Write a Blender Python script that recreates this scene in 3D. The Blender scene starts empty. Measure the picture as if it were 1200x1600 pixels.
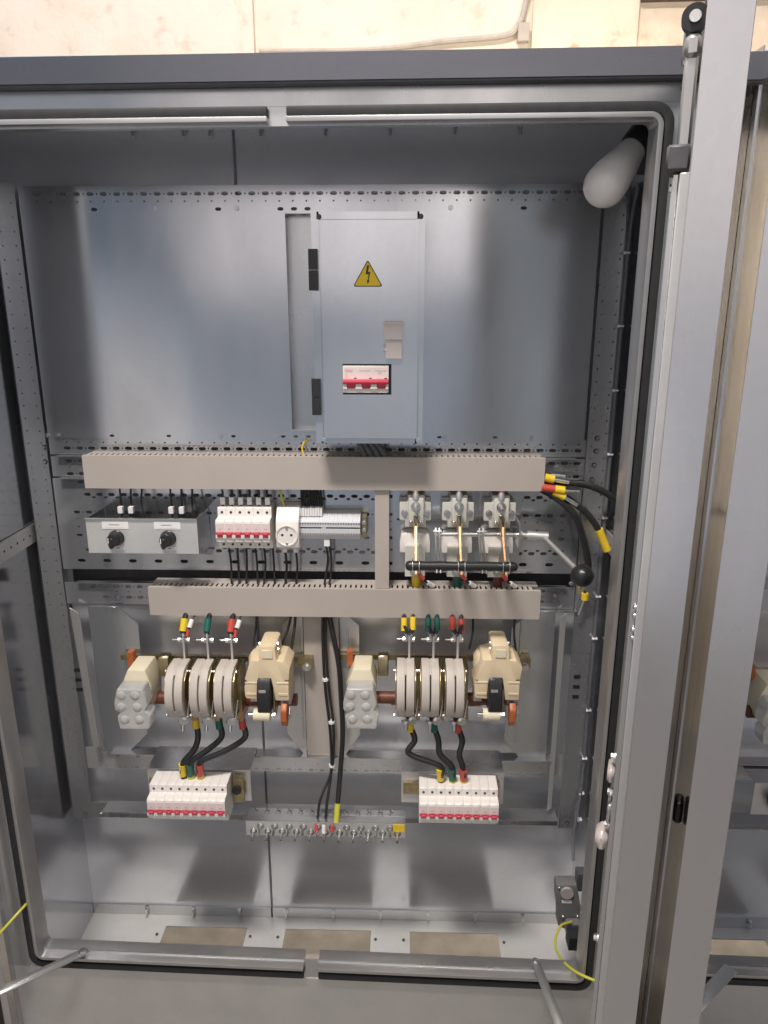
import bpy, bmesh, math, random
from mathutils import Vector, Matrix
random.seed(4)
S = bpy.context.scene
C = S.collection
R = math.radians

# ------------------------------------------------------------------ camera, world, light, exposure
cam_d = bpy.data.cameras.new('camera'); cam = bpy.data.objects.new('camera', cam_d); C.objects.link(cam)
S.camera = cam
cam_d.sensor_fit = 'VERTICAL'; cam_d.sensor_height = 32.0; cam_d.lens = 32.0 * 1150 / 1600
cam_d.clip_start = 0.02; cam_d.clip_end = 100
cam.location = (0.1815, -1.4493, 1.4850)
PITCH, YAW, ROLL = 0.2721, 0.0284, 0.0003
fwd = Vector((-math.sin(YAW) * math.cos(PITCH), math.cos(YAW) * math.cos(PITCH), -math.sin(PITCH)))
rgt = Vector((math.cos(YAW), math.sin(YAW), 0)); up = rgt.cross(fwd)
cam.rotation_euler = Matrix((rgt, up, -fwd)).transposed().to_euler()

W = bpy.data.worlds.new('World'); S.world = W; W.use_nodes = True
bg = W.node_tree.nodes['Background']; bg.inputs[1].default_value = 0.50
# the workshop around: soft even mix of dull and lighter areas, the same all round
wn = W.node_tree.nodes; wl = W.node_tree.links
wt = wn.new('ShaderNodeTexCoord'); wz = wn.new('ShaderNodeTexNoise'); wz.inputs['Scale'].default_value = 2.6; wz.inputs['Detail'].default_value = 2.5; wz.inputs['Roughness'].default_value = 0.55
wr = wn.new('ShaderNodeValToRGB'); we = wr.color_ramp.elements
we[0].position = 0.36; we[0].color = (0.20, 0.24, 0.31, 1); we[1].position = 0.64; we[1].color = (1.45, 1.32, 1.22, 1)
em = we.new(0.5); em.color = (0.63, 0.69, 0.79, 1)
wl.new(wt.outputs['Generated'], wz.inputs['Vector']); wl.new(wz.outputs['Fac'], wr.inputs[0]); wl.new(wr.outputs[0], bg.inputs[0])

def area(name, loc, tgt, sx, sy, power, col):
    d = bpy.data.lights.new(name, 'AREA'); d.shape = 'RECTANGLE'; d.size = sx; d.size_y = sy; d.energy = power; d.color = col
    o = bpy.data.objects.new(name, d); C.objects.link(o); o.location = loc
    o.rotation_euler = (Vector(tgt) - Vector(loc)).to_track_quat('-Z', 'Y').to_euler()
    return o
area('ceiling_lamp', (-0.32, -1.36, 3.55), (0.1, -0.06, 1.1), 0.6, 0.2, 72, (1.0, 0.94, 0.88))
area('reflection_panel', (0.1, -5.0, 1.5), (0.1, 0, 1.4), 2.9, 2.6, 2.0, (0.93, 0.96, 1.0))  # added light panel behind the camera, gives the plates a bright reflection
area('warm_front_fill', (-0.25, -3.6, 2.3), (0.2, 0, 1.4), 2.0, 1.5, 5.4, (1.0, 0.84, 0.74))  # added warm fill from the front, for peach reflections and the bulb
area('wall_lamp', (0.1, 0.35, 3.9), (0.1, 1.2, 2.0), 3.4, 0.3, 12, (1.0, 0.88, 0.81))
area('door_gap_fill', (0.72, 0.42, 1.98), (0.85, 1.2, 0.9), 0.7, 0.12, 16, (1.0, 0.94, 0.74))  # added fill hidden behind the cabinets, brightens the wall reflected between the doors

S.view_settings.view_transform = 'Standard'; S.view_settings.look = 'None'
S.view_settings.exposure = 0.36; S.view_settings.gamma = 1.0; S.view_settings.use_curve_mapping = False

# ------------------------------------------------------------------ materials
M = {}
def mat(name, col, rough=0.5, metal=0.0, noise=0.0, nscale=40, bump=0.0, bscale=300, stretch=(1, 1, 1), rvar=0.0, trans=0.0, coat=0.0, sub=0.0, col2=None, wave=0.0):
    m = bpy.data.materials.new(name); m.use_nodes = True
    nt = m.node_tree; b = nt.nodes['Principled BSDF']
    b.inputs['Roughness'].default_value = rough; b.inputs['Metallic'].default_value = metal
    b.inputs['Base Color'].default_value = (*col, 1)
    b.inputs['Transmission Weight'].default_value = trans; b.inputs['Coat Weight'].default_value = coat
    if sub:
        b.inputs['Subsurface Weight'].default_value = sub; b.inputs['Subsurface Radius'].default_value = (0.01, 0.008, 0.006)
    if noise or bump or rvar:
        tc = nt.nodes.new('ShaderNodeTexCoord'); mp = nt.nodes.new('ShaderNodeMapping'); mp.inputs['Scale'].default_value = stretch
        nt.links.new(tc.outputs['Object'], mp.inputs['Vector'])
        n1 = nt.nodes.new('ShaderNodeTexNoise'); n1.inputs['Scale'].default_value = nscale; n1.inputs['Detail'].default_value = 5
        nt.links.new(mp.outputs[0], n1.inputs['Vector'])
        if noise:
            mx = nt.nodes.new('ShaderNodeMix'); mx.data_type = 'RGBA'
            c2 = col2 or tuple(c * (1 - noise) for c in col)
            mx.inputs[6].default_value = (*col, 1); mx.inputs[7].default_value = (*c2, 1)
            rp = nt.nodes.new('ShaderNodeMapRange'); rp.inputs[1].default_value = 0.35; rp.inputs[2].default_value = 0.65
            nt.links.new(n1.outputs['Fac'], rp.inputs[0]); nt.links.new(rp.outputs[0], mx.inputs[0]); nt.links.new(mx.outputs[2], b.inputs['Base Color'])
        if rvar:
            mr = nt.nodes.new('ShaderNodeMapRange'); mr.inputs[1].default_value = 0.3; mr.inputs[2].default_value = 0.7
            mr.inputs[3].default_value = rough - rvar; mr.inputs[4].default_value = rough + rvar
            nt.links.new(n1.outputs['Fac'], mr.inputs[0]); nt.links.new(mr.outputs[0], b.inputs['Roughness'])
        if bump:
            n2 = nt.nodes.new('ShaderNodeTexNoise'); n2.inputs['Scale'].default_value = bscale; n2.inputs['Detail'].default_value = 3
            nt.links.new(mp.outputs[0], n2.inputs['Vector'])
            bp = nt.nodes.new('ShaderNodeBump'); bp.inputs['Strength'].default_value = bump; bp.inputs['Distance'].default_value = 0.001
            nt.links.new(n2.outputs['Fac'], bp.inputs['Height']); nt.links.new(bp.outputs[0], b.inputs['Normal'])
    if wave:
        vo = nt.nodes.new('ShaderNodeTexVoronoi'); vo.inputs['Scale'].default_value = 160; nt.links.new(tc.outputs['Object'], vo.inputs['Vector'])
        sx = nt.nodes.new('ShaderNodeSeparateColor'); nt.links.new(vo.outputs['Color'], sx.inputs[0])
        ms = nt.nodes.new('ShaderNodeMapRange'); ms.inputs[3].default_value = 0.985; ms.inputs[4].default_value = 1.012; nt.links.new(sx.outputs[0], ms.inputs[0])
        mm = nt.nodes.new('ShaderNodeVectorMath'); mm.operation = 'SCALE'; nt.links.new(mx.outputs[2], mm.inputs[0]); nt.links.new(ms.outputs[0], mm.inputs['Scale']); nt.links.new(mm.outputs[0], b.inputs['Base Color'])
        n3 = nt.nodes.new('ShaderNodeTexNoise'); n3.inputs['Scale'].default_value = 3.2; n3.inputs['Detail'].default_value = 1.5
        mp3 = nt.nodes.new('ShaderNodeMapping'); mp3.inputs['Scale'].default_value = (1, 1, 0.35); nt.links.new(tc.outputs['Object'], mp3.inputs['Vector']); nt.links.new(mp3.outputs[0], n3.inputs['Vector'])
        b3 = nt.nodes.new('ShaderNodeBump'); b3.inputs['Strength'].default_value = wave; b3.inputs['Distance'].default_value = 0.02
        nt.links.new(n3.outputs['Fac'], b3.inputs['Height']); nt.links.new(b3.outputs[0], bp.inputs['Normal'])
    M[name] = m
    return m
mat('galv', (0.58, 0.585, 0.595), 0.27, 0.85, 0.12, 9, 0.04, 60, (1, 1, 0.3), 0.07, wave=0.22)
mat('galv_panel', (0.60, 0.615, 0.645), 0.19, 0.82, 0.10, 6, 0.03, 25, (1, 1, 0.3), 0.07, wave=0.30)
mat('galv_smooth', (0.62, 0.625, 0.635), 0.2, 0.86, 0.10, 7, 0.04, 30, (1, 1, 0.3), 0.06, wave=0.26)
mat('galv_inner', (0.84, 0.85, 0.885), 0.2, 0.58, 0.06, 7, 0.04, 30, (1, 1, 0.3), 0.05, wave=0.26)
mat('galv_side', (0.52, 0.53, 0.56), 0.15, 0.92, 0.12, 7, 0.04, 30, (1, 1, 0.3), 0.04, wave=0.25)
mat('galv_light', (0.67, 0.66, 0.65), 0.36, 0.75, 0.08, 12, 0.04, 80, (1, 1, 1), 0.06, wave=0.2)
mat('rim_steel', (0.52, 0.51, 0.51), 0.36, 0.9, 0.06, 30)
mat('floor_zinc', (0.76, 0.745, 0.725), 0.33, 0.36, 0.08, 12, 0.04, 80, (1, 1, 1), 0.06, wave=0.2)
mat('galv_bright', (0.66, 0.66, 0.65), 0.34, 0.45, 0.08, 12, 0.04, 80, (1, 1, 1), 0.06, wave=0.15)
mat('switch_grey', (0.17, 0.168, 0.17), 0.42, 0, 0.15, 80, 0.05, 400)
mat('galv_cap', (0.18, 0.185, 0.21), 0.30, 0.9, 0.15, 8, 0.04, 60, (0.3, 1, 1), 0.06, wave=0.3)
mat('door_steel', (0.60, 0.595, 0.61), 0.26, 0.9, 0.10, 6, 0.05, 70, (1, 1, 0.2), 0.08, wave=0.4)
mat('door_face', (0.82, 0.82, 0.77), 0.09, 0.95, 0.08, 6, 0.02, 50, (1, 1, 0.2), 0.03, wave=0.08)
mat('zinc', (0.78, 0.78, 0.76), 0.24, 1.0, 0.15, 300)
mat('seam_grey', (0.24, 0.24, 0.25), 0.45, 0.7, 0.2, 50)
mat('shade_dark', (0.10, 0.10, 0.11), 0.5, 0.6, 0.2, 50)  # dark tone standing in for shade under the cap and in the gap
mat('rubber', (0.018, 0.018, 0.02), 0.55, 0, 0.3, 60, 0.1, 400)
mat('black_plastic', (0.02, 0.02, 0.022), 0.35, 0, 0.2, 80, 0.05, 500)
mat('dark_grey', (0.085, 0.085, 0.09), 0.45, 0, 0.2, 80, 0.05, 500)
mat('cable', (0.02, 0.02, 0.021), 0.42, 0, 0.3, 120)
mat('cable_grey', (0.13, 0.135, 0.15), 0.45, 0, 0.2, 120)
mat('duct', (0.45, 0.40, 0.36), 0.55, 0, 0.05, 12, 0.03, 300)
mat('white_plastic', (0.80, 0.75, 0.71), 0.4, 0, 0.04, 40, 0.02, 400)
mat('white_label', (0.82, 0.80, 0.79), 0.5, 0, 0.03, 60)
mat('pink_print', (0.76, 0.64, 0.62), 0.45, 0, 0.06, 200)
mat('print_grey', (0.36, 0.33, 0.33), 0.6, 0, 0.2, 400)
mat('print_red', (0.62, 0.10, 0.12), 0.55, 0, 0.2, 400)
mat('red', (0.60, 0.055, 0.095), 0.35, 0, 0.08, 80)
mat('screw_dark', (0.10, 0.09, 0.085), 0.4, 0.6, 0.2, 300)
mat('terminal', (0.62, 0.62, 0.65), 0.45, 0, 0.04, 80)
mat('cream', (0.75, 0.61, 0.41), 0.5, 0, 0.08, 30, 0.06, 200)
mat('cream_light', (0.78, 0.70, 0.52), 0.5, 0, 0.06, 30, 0.05, 200)
mat('clear_cover', (0.90, 0.89, 0.87), 0.2, 0, 0.05, 60, 0.0, 1, (1, 1, 1), 0.05, 0.62)
mat('frost', (0.72, 0.70, 0.64), 0.33, 0, 0.08, 50, 0.03, 200, (1, 1, 1), 0.05, 0.2)
mat('chute', (0.56, 0.50, 0.45), 0.62, 0, 0.12, 25, 0.12, 250)
mat('orange', (0.48, 0.13, 0.035), 0.42, 0, 0.25, 60, 0.08, 200)
mat('brown', (0.16, 0.045, 0.025), 0.45, 0, 0.25, 60)
mat('brass', (0.50, 0.41, 0.24), 0.38, 1.0, 0.3, 60, 0.05, 200, (1, 1, 1), 0.08)
mat('copper', (0.58, 0.36, 0.21), 0.36, 1.0, 0.3, 80)
mat('yellow', (0.80, 0.56, 0.03), 0.4, 0, 0.08, 100)
mat('green', (0.012, 0.13, 0.10), 0.4, 0, 0.1, 100)
mat('red_sleeve', (0.58, 0.075, 0.055), 0.4, 0, 0.1, 100)
mat('yellow_green', (0.58, 0.55, 0.06), 0.4, 0, 0.1, 100)
mat('sign_yellow', (1.0, 0.70, 0.005), 0.4, 0, 0.04, 100)
mat('bulb_glass', (0.94, 0.90, 0.88), 0.16, 0, 0.02, 30, 0, 1, (1, 1, 1), 0, 0, 0.1)
mat('latch', (0.60, 0.53, 0.50), 0.35, 0.35, 0.05, 30)
mat('foam', (0.62, 0.60, 0.45), 0.7, 0, 0.1, 30)
mat('concrete', (0.335, 0.31, 0.285), 0.85, 0, 0.3, 14, 0.25, 90)
mat('conduit', (0.50, 0.43, 0.37), 0.6, 0, 0.15, 30)
mat('rust_pipe', (0.13, 0.10, 0.085), 0.6, 0.3, 0.3, 30)

# plaster wall: cream paint with stains and blotches
def plaster(name, c1, c2, c3):
    m = bpy.data.materials.new(name); m.use_nodes = True; nt = m.node_tree; b = nt.nodes['Principled BSDF']; b.inputs['Roughness'].default_value = 0.85
    tc = nt.nodes.new('ShaderNodeTexCoord')
    n1 = nt.nodes.new('ShaderNodeTexNoise'); n1.inputs['Scale'].default_value = 3.5; n1.inputs['Detail'].default_value = 8; n1.inputs['Roughness'].default_value = 0.62
    n2 = nt.nodes.new('ShaderNodeTexNoise'); n2.inputs['Scale'].default_value = 14; n2.inputs['Detail'].default_value = 6
    for n in (n1, n2): nt.links.new(tc.outputs['Object'], n.inputs['Vector'])
    r1 = nt.nodes.new('ShaderNodeValToRGB'); e = r1.color_ramp.elements
    e[0].position = 0.36; e[0].color = (*c2, 1); e[1].position = 0.56; e[1].color = (*c1, 1)
    r2 = nt.nodes.new('ShaderNodeValToRGB'); e = r2.color_ramp.elements
    e[0].position = 0.28; e[0].color = (1, 1, 1, 1); e[1].position = 0.40; e[1].color = (0, 0, 0, 1)
    mx = nt.nodes.new('ShaderNodeMix'); mx.data_type = 'RGBA'; mx.inputs[7].default_value = (*c3, 1)
    nt.links.new(n1.outputs['Fac'], r1.inputs[0]); nt.links.new(n2.outputs['Fac'], r2.inputs[0])
    nt.links.new(r2.outputs[0], mx.inputs[0]); nt.links.new(r1.outputs[0], mx.inputs[6]); nt.links.new(mx.outputs[2], b.inputs['Base Color'])
    bp = nt.nodes.new('ShaderNodeBump'); bp.inputs['Strength'].default_value = 0.5; bp.inputs['Distance'].default_value = 0.01
    nt.links.new(n2.outputs['Fac'], bp.inputs['Height']); nt.links.new(bp.outputs[0], b.inputs['Normal'])
    M[name] = m
plaster('plaster', (0.78, 0.69, 0.60), (0.73, 0.62, 0.52), (0.64, 0.52, 0.42))
plaster('plaster_old', (0.74, 0.62, 0.50), (0.56, 0.43, 0.32), (0.42, 0.31, 0.22))

# ------------------------------------------------------------------ mesh helpers (all sizes in millimetres)
ORIG = {}
def B(): return bmesh.new()
def quad(bm, *ps):
    return bm.faces.new([bm.verts.new(p) for p in ps])
def box(bm, x0, x1, y0, y1, z0, z1):
    v = [bm.verts.new(p) for p in ((x0, y0, z0), (x1, y0, z0), (x1, y1, z0), (x0, y1, z0), (x0, y0, z1), (x1, y0, z1), (x1, y1, z1), (x0, y1, z1))]
    for f in ((0, 3, 2, 1), (4, 5, 6, 7), (0, 1, 5, 4), (1, 2, 6, 5), (2, 3, 7, 6), (3, 0, 4, 7)): bm.faces.new([v[i] for i in f])
    return bm
def prism(bm, pts, a, b, axis='y'):
    """polygon extruded along an axis: axis y -> pts are (x,z); axis x -> (y,z); axis z -> (x,y)"""
    def mk(p, t):
        return (p[0], t, p[1]) if axis == 'y' else (t, p[0], p[1]) if axis == 'x' else (p[0], p[1], t)
    A = [bm.verts.new(mk(p, a)) for p in pts]; D = [bm.verts.new(mk(p, b)) for p in pts]; n = len(pts)
    f = [bm.faces.new(A), bm.faces.new(D[::-1])]
    for i in range(n): f.append(bm.faces.new((A[(i + 1) % n], A[i], D[i], D[(i + 1) % n])))
    bmesh.ops.recalc_face_normals(bm, faces=f)
    return bm
def cyl(bm, p0, p1, r0, r1=None, n=14, caps=True):
    r1 = r0 if r1 is None else r1
    p0, p1 = Vector(p0), Vector(p1); d = (p1 - p0).normalized()
    a = d.orthogonal().normalized(); b = d.cross(a)
    A = []; D = []
    for i in range(n):
        t = 2 * math.pi * i / n; o = a * math.cos(t) + b * math.sin(t)
        A.append(bm.verts.new(p0 + o * r0)); D.append(bm.verts.new(p1 + o * r1))
    for i in range(n): bm.faces.new((A[i], A[(i + 1) % n], D[(i + 1) % n], D[i]))
    if caps: bm.faces.new(A[::-1]); bm.faces.new(D)
    return bm
def lathe(bm, p0, d, prof, n=24):
    """prof: list of (distance along d, radius)"""
    p0 = Vector(p0); d = Vector(d).normalized(); a = d.orthogonal().normalized(); b = d.cross(a); rings = []
    for t, r in prof:
        if r < 1e-4: rings.append([bm.verts.new(p0 + d * t)])
        else: rings.append([bm.verts.new(p0 + d * t + (a * math.cos(2 * math.pi * i / n) + b * math.sin(2 * math.pi * i / n)) * r) for i in range(n)])
    fs = []
    for q, w in zip(rings, rings[1:]):
        for i in range(n):
            j = (i + 1) % n
            if len(q) == 1 and len(w) == 1: continue
            if len(q) == 1: fs.append(bm.faces.new((q[0], w[j], w[i])))
            elif len(w) == 1: fs.append(bm.faces.new((q[i], q[j], w[0])))
            else: fs.append(bm.faces.new((q[i], q[j], w[j], w[i])))
    for r in (rings[0], rings[-1]):
        if len(r) > 1: fs.append(bm.faces.new(r))
    bmesh.ops.recalc_face_normals(bm, faces=fs)
    return bm
def sph(bm, c, r, n=14):
    return lathe(bm, Vector(c) - Vector((0, 0, r)), (0, 0, 1), [(r - r * math.cos(math.pi * i / 10), r * math.sin(math.pi * i / 10)) for i in range(11)], n)
def smooth_path(pts, k=7):
    P = [Vector(p) for p in pts]
    if len(P) < 3: return P
    Q = [P[0] * 2 - P[1]] + P + [P[-1] * 2 - P[-2]]; out = []
    for i in range(1, len(Q) - 2):
        a, b, c, d = Q[i - 1:i + 3]
        for s in range(k):
            t = s / k
            out.append(0.5 * ((2 * b) + (c - a) * t + (2 * a - 5 * b + 4 * c - d) * t * t + (3 * b - a - 3 * c + d) * t ** 3))
    return out + [P[-1]]
def tube(bm, pts, r, n=8, k=7):
    P = smooth_path(pts, k); rings = []; a = None
    for i, p in enumerate(P):
        d = (P[min(i + 1, len(P) - 1)] - P[max(i - 1, 0)]).normalized()
        a = d.orthogonal().normalized() if a is None else (a - d * a.dot(d)).normalized()
        b = d.cross(a)
        rings.append([bm.verts.new(p + (a * math.cos(2 * math.pi * j / n) + b * math.sin(2 * math.pi * j / n)) * r) for j in range(n)])
    for q, w in zip(rings, rings[1:]):
        for j in range(n): bm.faces.new((q[j], q[(j + 1) % n], w[(j + 1) % n], w[j]))
    bm.faces.new(rings[0][::-1]); bm.faces.new(rings[-1])
    return bm
def hexbolt(bm, p, d, r, h, shank=0, sr=None):
    """bolt: washer, hexagonal head along d, optional thread sticking out behind"""
    p = Vector(p); d = Vector(d).normalized()
    cyl(bm, p, p + d * (h * 0.25), r * 1.5, n=14); cyl(bm, p + d * (h * 0.25), p + d * h, r, n=6)
    if shank: cyl(bm, p + d * h, p + d * (h + shank), sr or r * 0.5, n=10)
    return bm
def obj(name, bm, m, parent=None, bevel=0, seg=1, solid=0, smooth=True, kind=None, label=None):
    if bevel:
        es = [e for e in bm.edges if len(e.link_faces) == 2 and e.calc_face_angle(0) > 0.6]
        bmesh.ops.bevel(bm, geom=es, offset=bevel, segments=seg, affect='EDGES', clamp_overlap=True, profile=0.6)
    o0 = Vector((0, 0, 0)); q = parent
    if q is not None: o0 = ORIG.get(q.name, Vector((0, 0, 0)))
    for v in bm.verts: v.co = (v.co - o0) * 0.001
    me = bpy.data.meshes.new(name); bm.to_mesh(me); bm.free()
    if smooth:
        me.polygons.foreach_set('use_smooth', [True] * len(me.polygons)); me.set_sharp_from_angle(angle=0.62)
    me.materials.append(M[m])
    o = bpy.data.objects.new(name, me); C.objects.link(o)
    ORIG[o.name] = o0
    if parent is not None: o.parent = parent
    if solid:
        s = o.modifiers.new('thickness', 'SOLIDIFY'); s.thickness = solid * 0.001; s.offset = 0
    if kind: o['kind'] = kind
    if label: o['label'] = label
    return o
def thing(name, label, cat, loc=(0, 0, 0), group=None):
    o = bpy.data.objects.new(name, None); C.objects.link(o); o.empty_display_size = 0.02
    o.location = Vector(loc) * 0.001; ORIG[o.name] = Vector(loc)
    o['label'] = label; o['category'] = cat
    if group: o['group'] = group
    return o
def tag(o, label, cat, group=None):
    o['label'] = label; o['category'] = cat
    if group: o['group'] = group
    return o
def struct(name, bm, m, **k):
    return obj(name, bm, m, None, kind='structure', **k)
def dup(root, delta, label, parent=None, group=None):
    r = root.copy(); C.objects.link(r); r.location = root.location + Vector(delta) * 0.001
    if label: r['label'] = label
    if group: r['group'] = group
    for ch in root.children:
        c = ch.copy(); C.objects.link(c); c.parent = r
        for g in ch.children:
            d = g.copy(); C.objects.link(d); d.parent = c
    return r
def lettering(name, txt, x, y, z, size, m, parent):
    """flat printed word on a face that looks towards -Y"""
    cu = bpy.data.curves.new('t', 'FONT'); cu.body = txt; cu.size = size; cu.extrude = 0.1
    o = bpy.data.objects.new('t', cu); C.objects.link(o)
    bpy.context.view_layer.update()
    me = o.evaluated_get(bpy.context.evaluated_depsgraph_get()).to_mesh()
    bm = B(); bm.from_mesh(me); bpy.data.objects.remove(o)
    for v in bm.verts: v.co = Vector((x + v.co.x, y - v.co.z, z + v.co.y))
    return obj(name, bm, m, parent, smooth=False)

# perforated sheet facing -Y: bands of cells, each cell one real opening
def hole_pts(cx, cz, w, h):
    r = min(w, h) / 2; k = 0.293 * r
    return [(cx - w/2 + k, cz - h/2 + k), (cx - w/2 + r, cz - h/2), (cx + w/2 - r, cz - h/2), (cx + w/2 - k, cz - h/2 + k),
            (cx + w/2, cz - h*0.2), (cx + w/2, cz + h*0.2), (cx + w/2 - k, cz + h/2 - k), (cx + w/2 - r, cz + h/2),
            (cx - w/2 + r, cz + h/2), (cx - w/2 + k, cz + h/2 - k), (cx - w/2, cz + h*0.2), (cx - w/2, cz - h*0.2)]
def cell(bm, xa, xb, za, zb, y, cx, cz, w, h):
    def l(a, b, t): return a + (b - a) * t
    O = [(l(xa, xb, t), za) for t in (0, 1/3, 2/3)] + [(xb, l(za, zb, t)) for t in (0, 1/3, 2/3)] + \
        [(l(xb, xa, t), zb) for t in (0, 1/3, 2/3)] + [(xa, l(zb, za, t)) for t in (0, 1/3, 2/3)]
    I = hole_pts(cx, cz, w, h)
    vo = [bm.verts.new((p[0], y, p[1])) for p in O]; vi = [bm.verts.new((p[0], y, p[1])) for p in I]
    for i in range(12):
        j = (i + 1) % 12; bm.faces.new((vo[i], vo[j], vi[j], vi[i]))
def rect(bm, xa, xb, za, zb, y):
    if xb - xa > 0.05 and zb - za > 0.05: quad(bm, (xa, y, za), (xb, y, za), (xb, y, zb), (xa, y, zb))
def band(bm, x0, x1, za, zb, y, holes):
    """holes: (cx, cz, w, h) sorted in x"""
    hs = sorted(holes); x = x0
    for i, (cx, cz, w, h) in enumerate(hs):
        xa = max(cx - w/2 - 1.6, x); xb = cx + w/2 + 1.6
        if xb > x1 or xa < x0 or cx - w/2 < x + 0.2: continue
        rect(bm, x, xa, za, zb, y); cell(bm, xa, xb, za, zb, y, cx, cz, w, h); x = xb
    rect(bm, x, x1, za, zb, y)
def sheet(name, x0, x1, z0, z1, y, bands, m, parent, solid=2.0, skip=()):
    """bands: list of (za, zb, holes); plain sheet between"""
    bm = B(); z = z0
    for za, zb, hs in sorted(bands, key=lambda b: b[0]):
        rect(bm, x0, x1, z, za, y); band(bm, x0, x1, za, zb, y, hs); z = zb
    rect(bm, x0, x1, z, z1, y)
    bmesh.ops.remove_doubles(bm, verts=bm.verts, dist=0.01)
    return obj(name, bm, m, parent, solid=solid, smooth=False)
def row(z, a, b, w, h, pitch=25, off=0, dots=True):
    out = []; n = int((b - a) / pitch)
    for i in range(n + 1):
        x = a + off + i * pitch
        if x > b: break
        out.append((x, z, w, h))
        if dots: out.append((x + pitch / 2, z, 3.2, 3.2))
    return out

# ------------------------------------------------------------------ the setting
bm = B(); quad(bm, (-6000, -4000, -130), (6000, -4000, -130), (6000, 1200, -130), (-6000, 1200, -130)); struct('ground', bm, 'concrete')
bm = B(); box(bm, -5000, -338, 1200, 1300, -130, 5000); struct('wall', bm, 'plaster')
bm = B(); box(bm, -305, 560, 1203, 1300, -130, 5000); struct('wall_bay', bm, 'plaster')
bm = B(); box(bm, 572, 900, 1195, 1300, -130, 5000); struct('wall_patch', bm, 'plaster_old', bevel=6)
bm = B(); box(bm, 900, 5000, 1215, 1300, -130, 5000); struct('wall_end', bm, 'plaster_old')
bm = B(); box(bm, -338, -305, 1180, 1300, -130, 5000); struct('wall_strip', bm, 'plaster', bevel=5)
bm = B(); box(bm, 560, 572, 1206, 1300, -130, 5000); struct('wall_joint', bm, 'plaster_old')

t = thing('wall_conduit', 'pale painted cable conduit running along the cream wall and bending upwards', 'conduit', (0, 1190, 2250))
bm = B(); tube(bm, [(-290, 1188, 2266), (60, 1188, 2268), (300, 1188, 2290), (480, 1188, 2303), (525, 1188, 2330), (548, 1188, 2400), (570, 1188, 2600), (585, 1188, 3000)], 8.5); obj('pipe', bm, 'conduit', t)
bm = B(); box(bm, 525, 560, 1170, 1197, 2285, 2335); obj('junction_clip', bm, 'conduit', t, bevel=6)
t = thing('wall_pipe', 'dark horizontal pipe on the wall at the top right', 'pipe', (900, 1190, 2400))
bm = B(); cyl(bm, (905, 1195, 2404), (2200, 1195, 2420), 11); obj('pipe', bm, 'rust_pipe', t)

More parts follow.
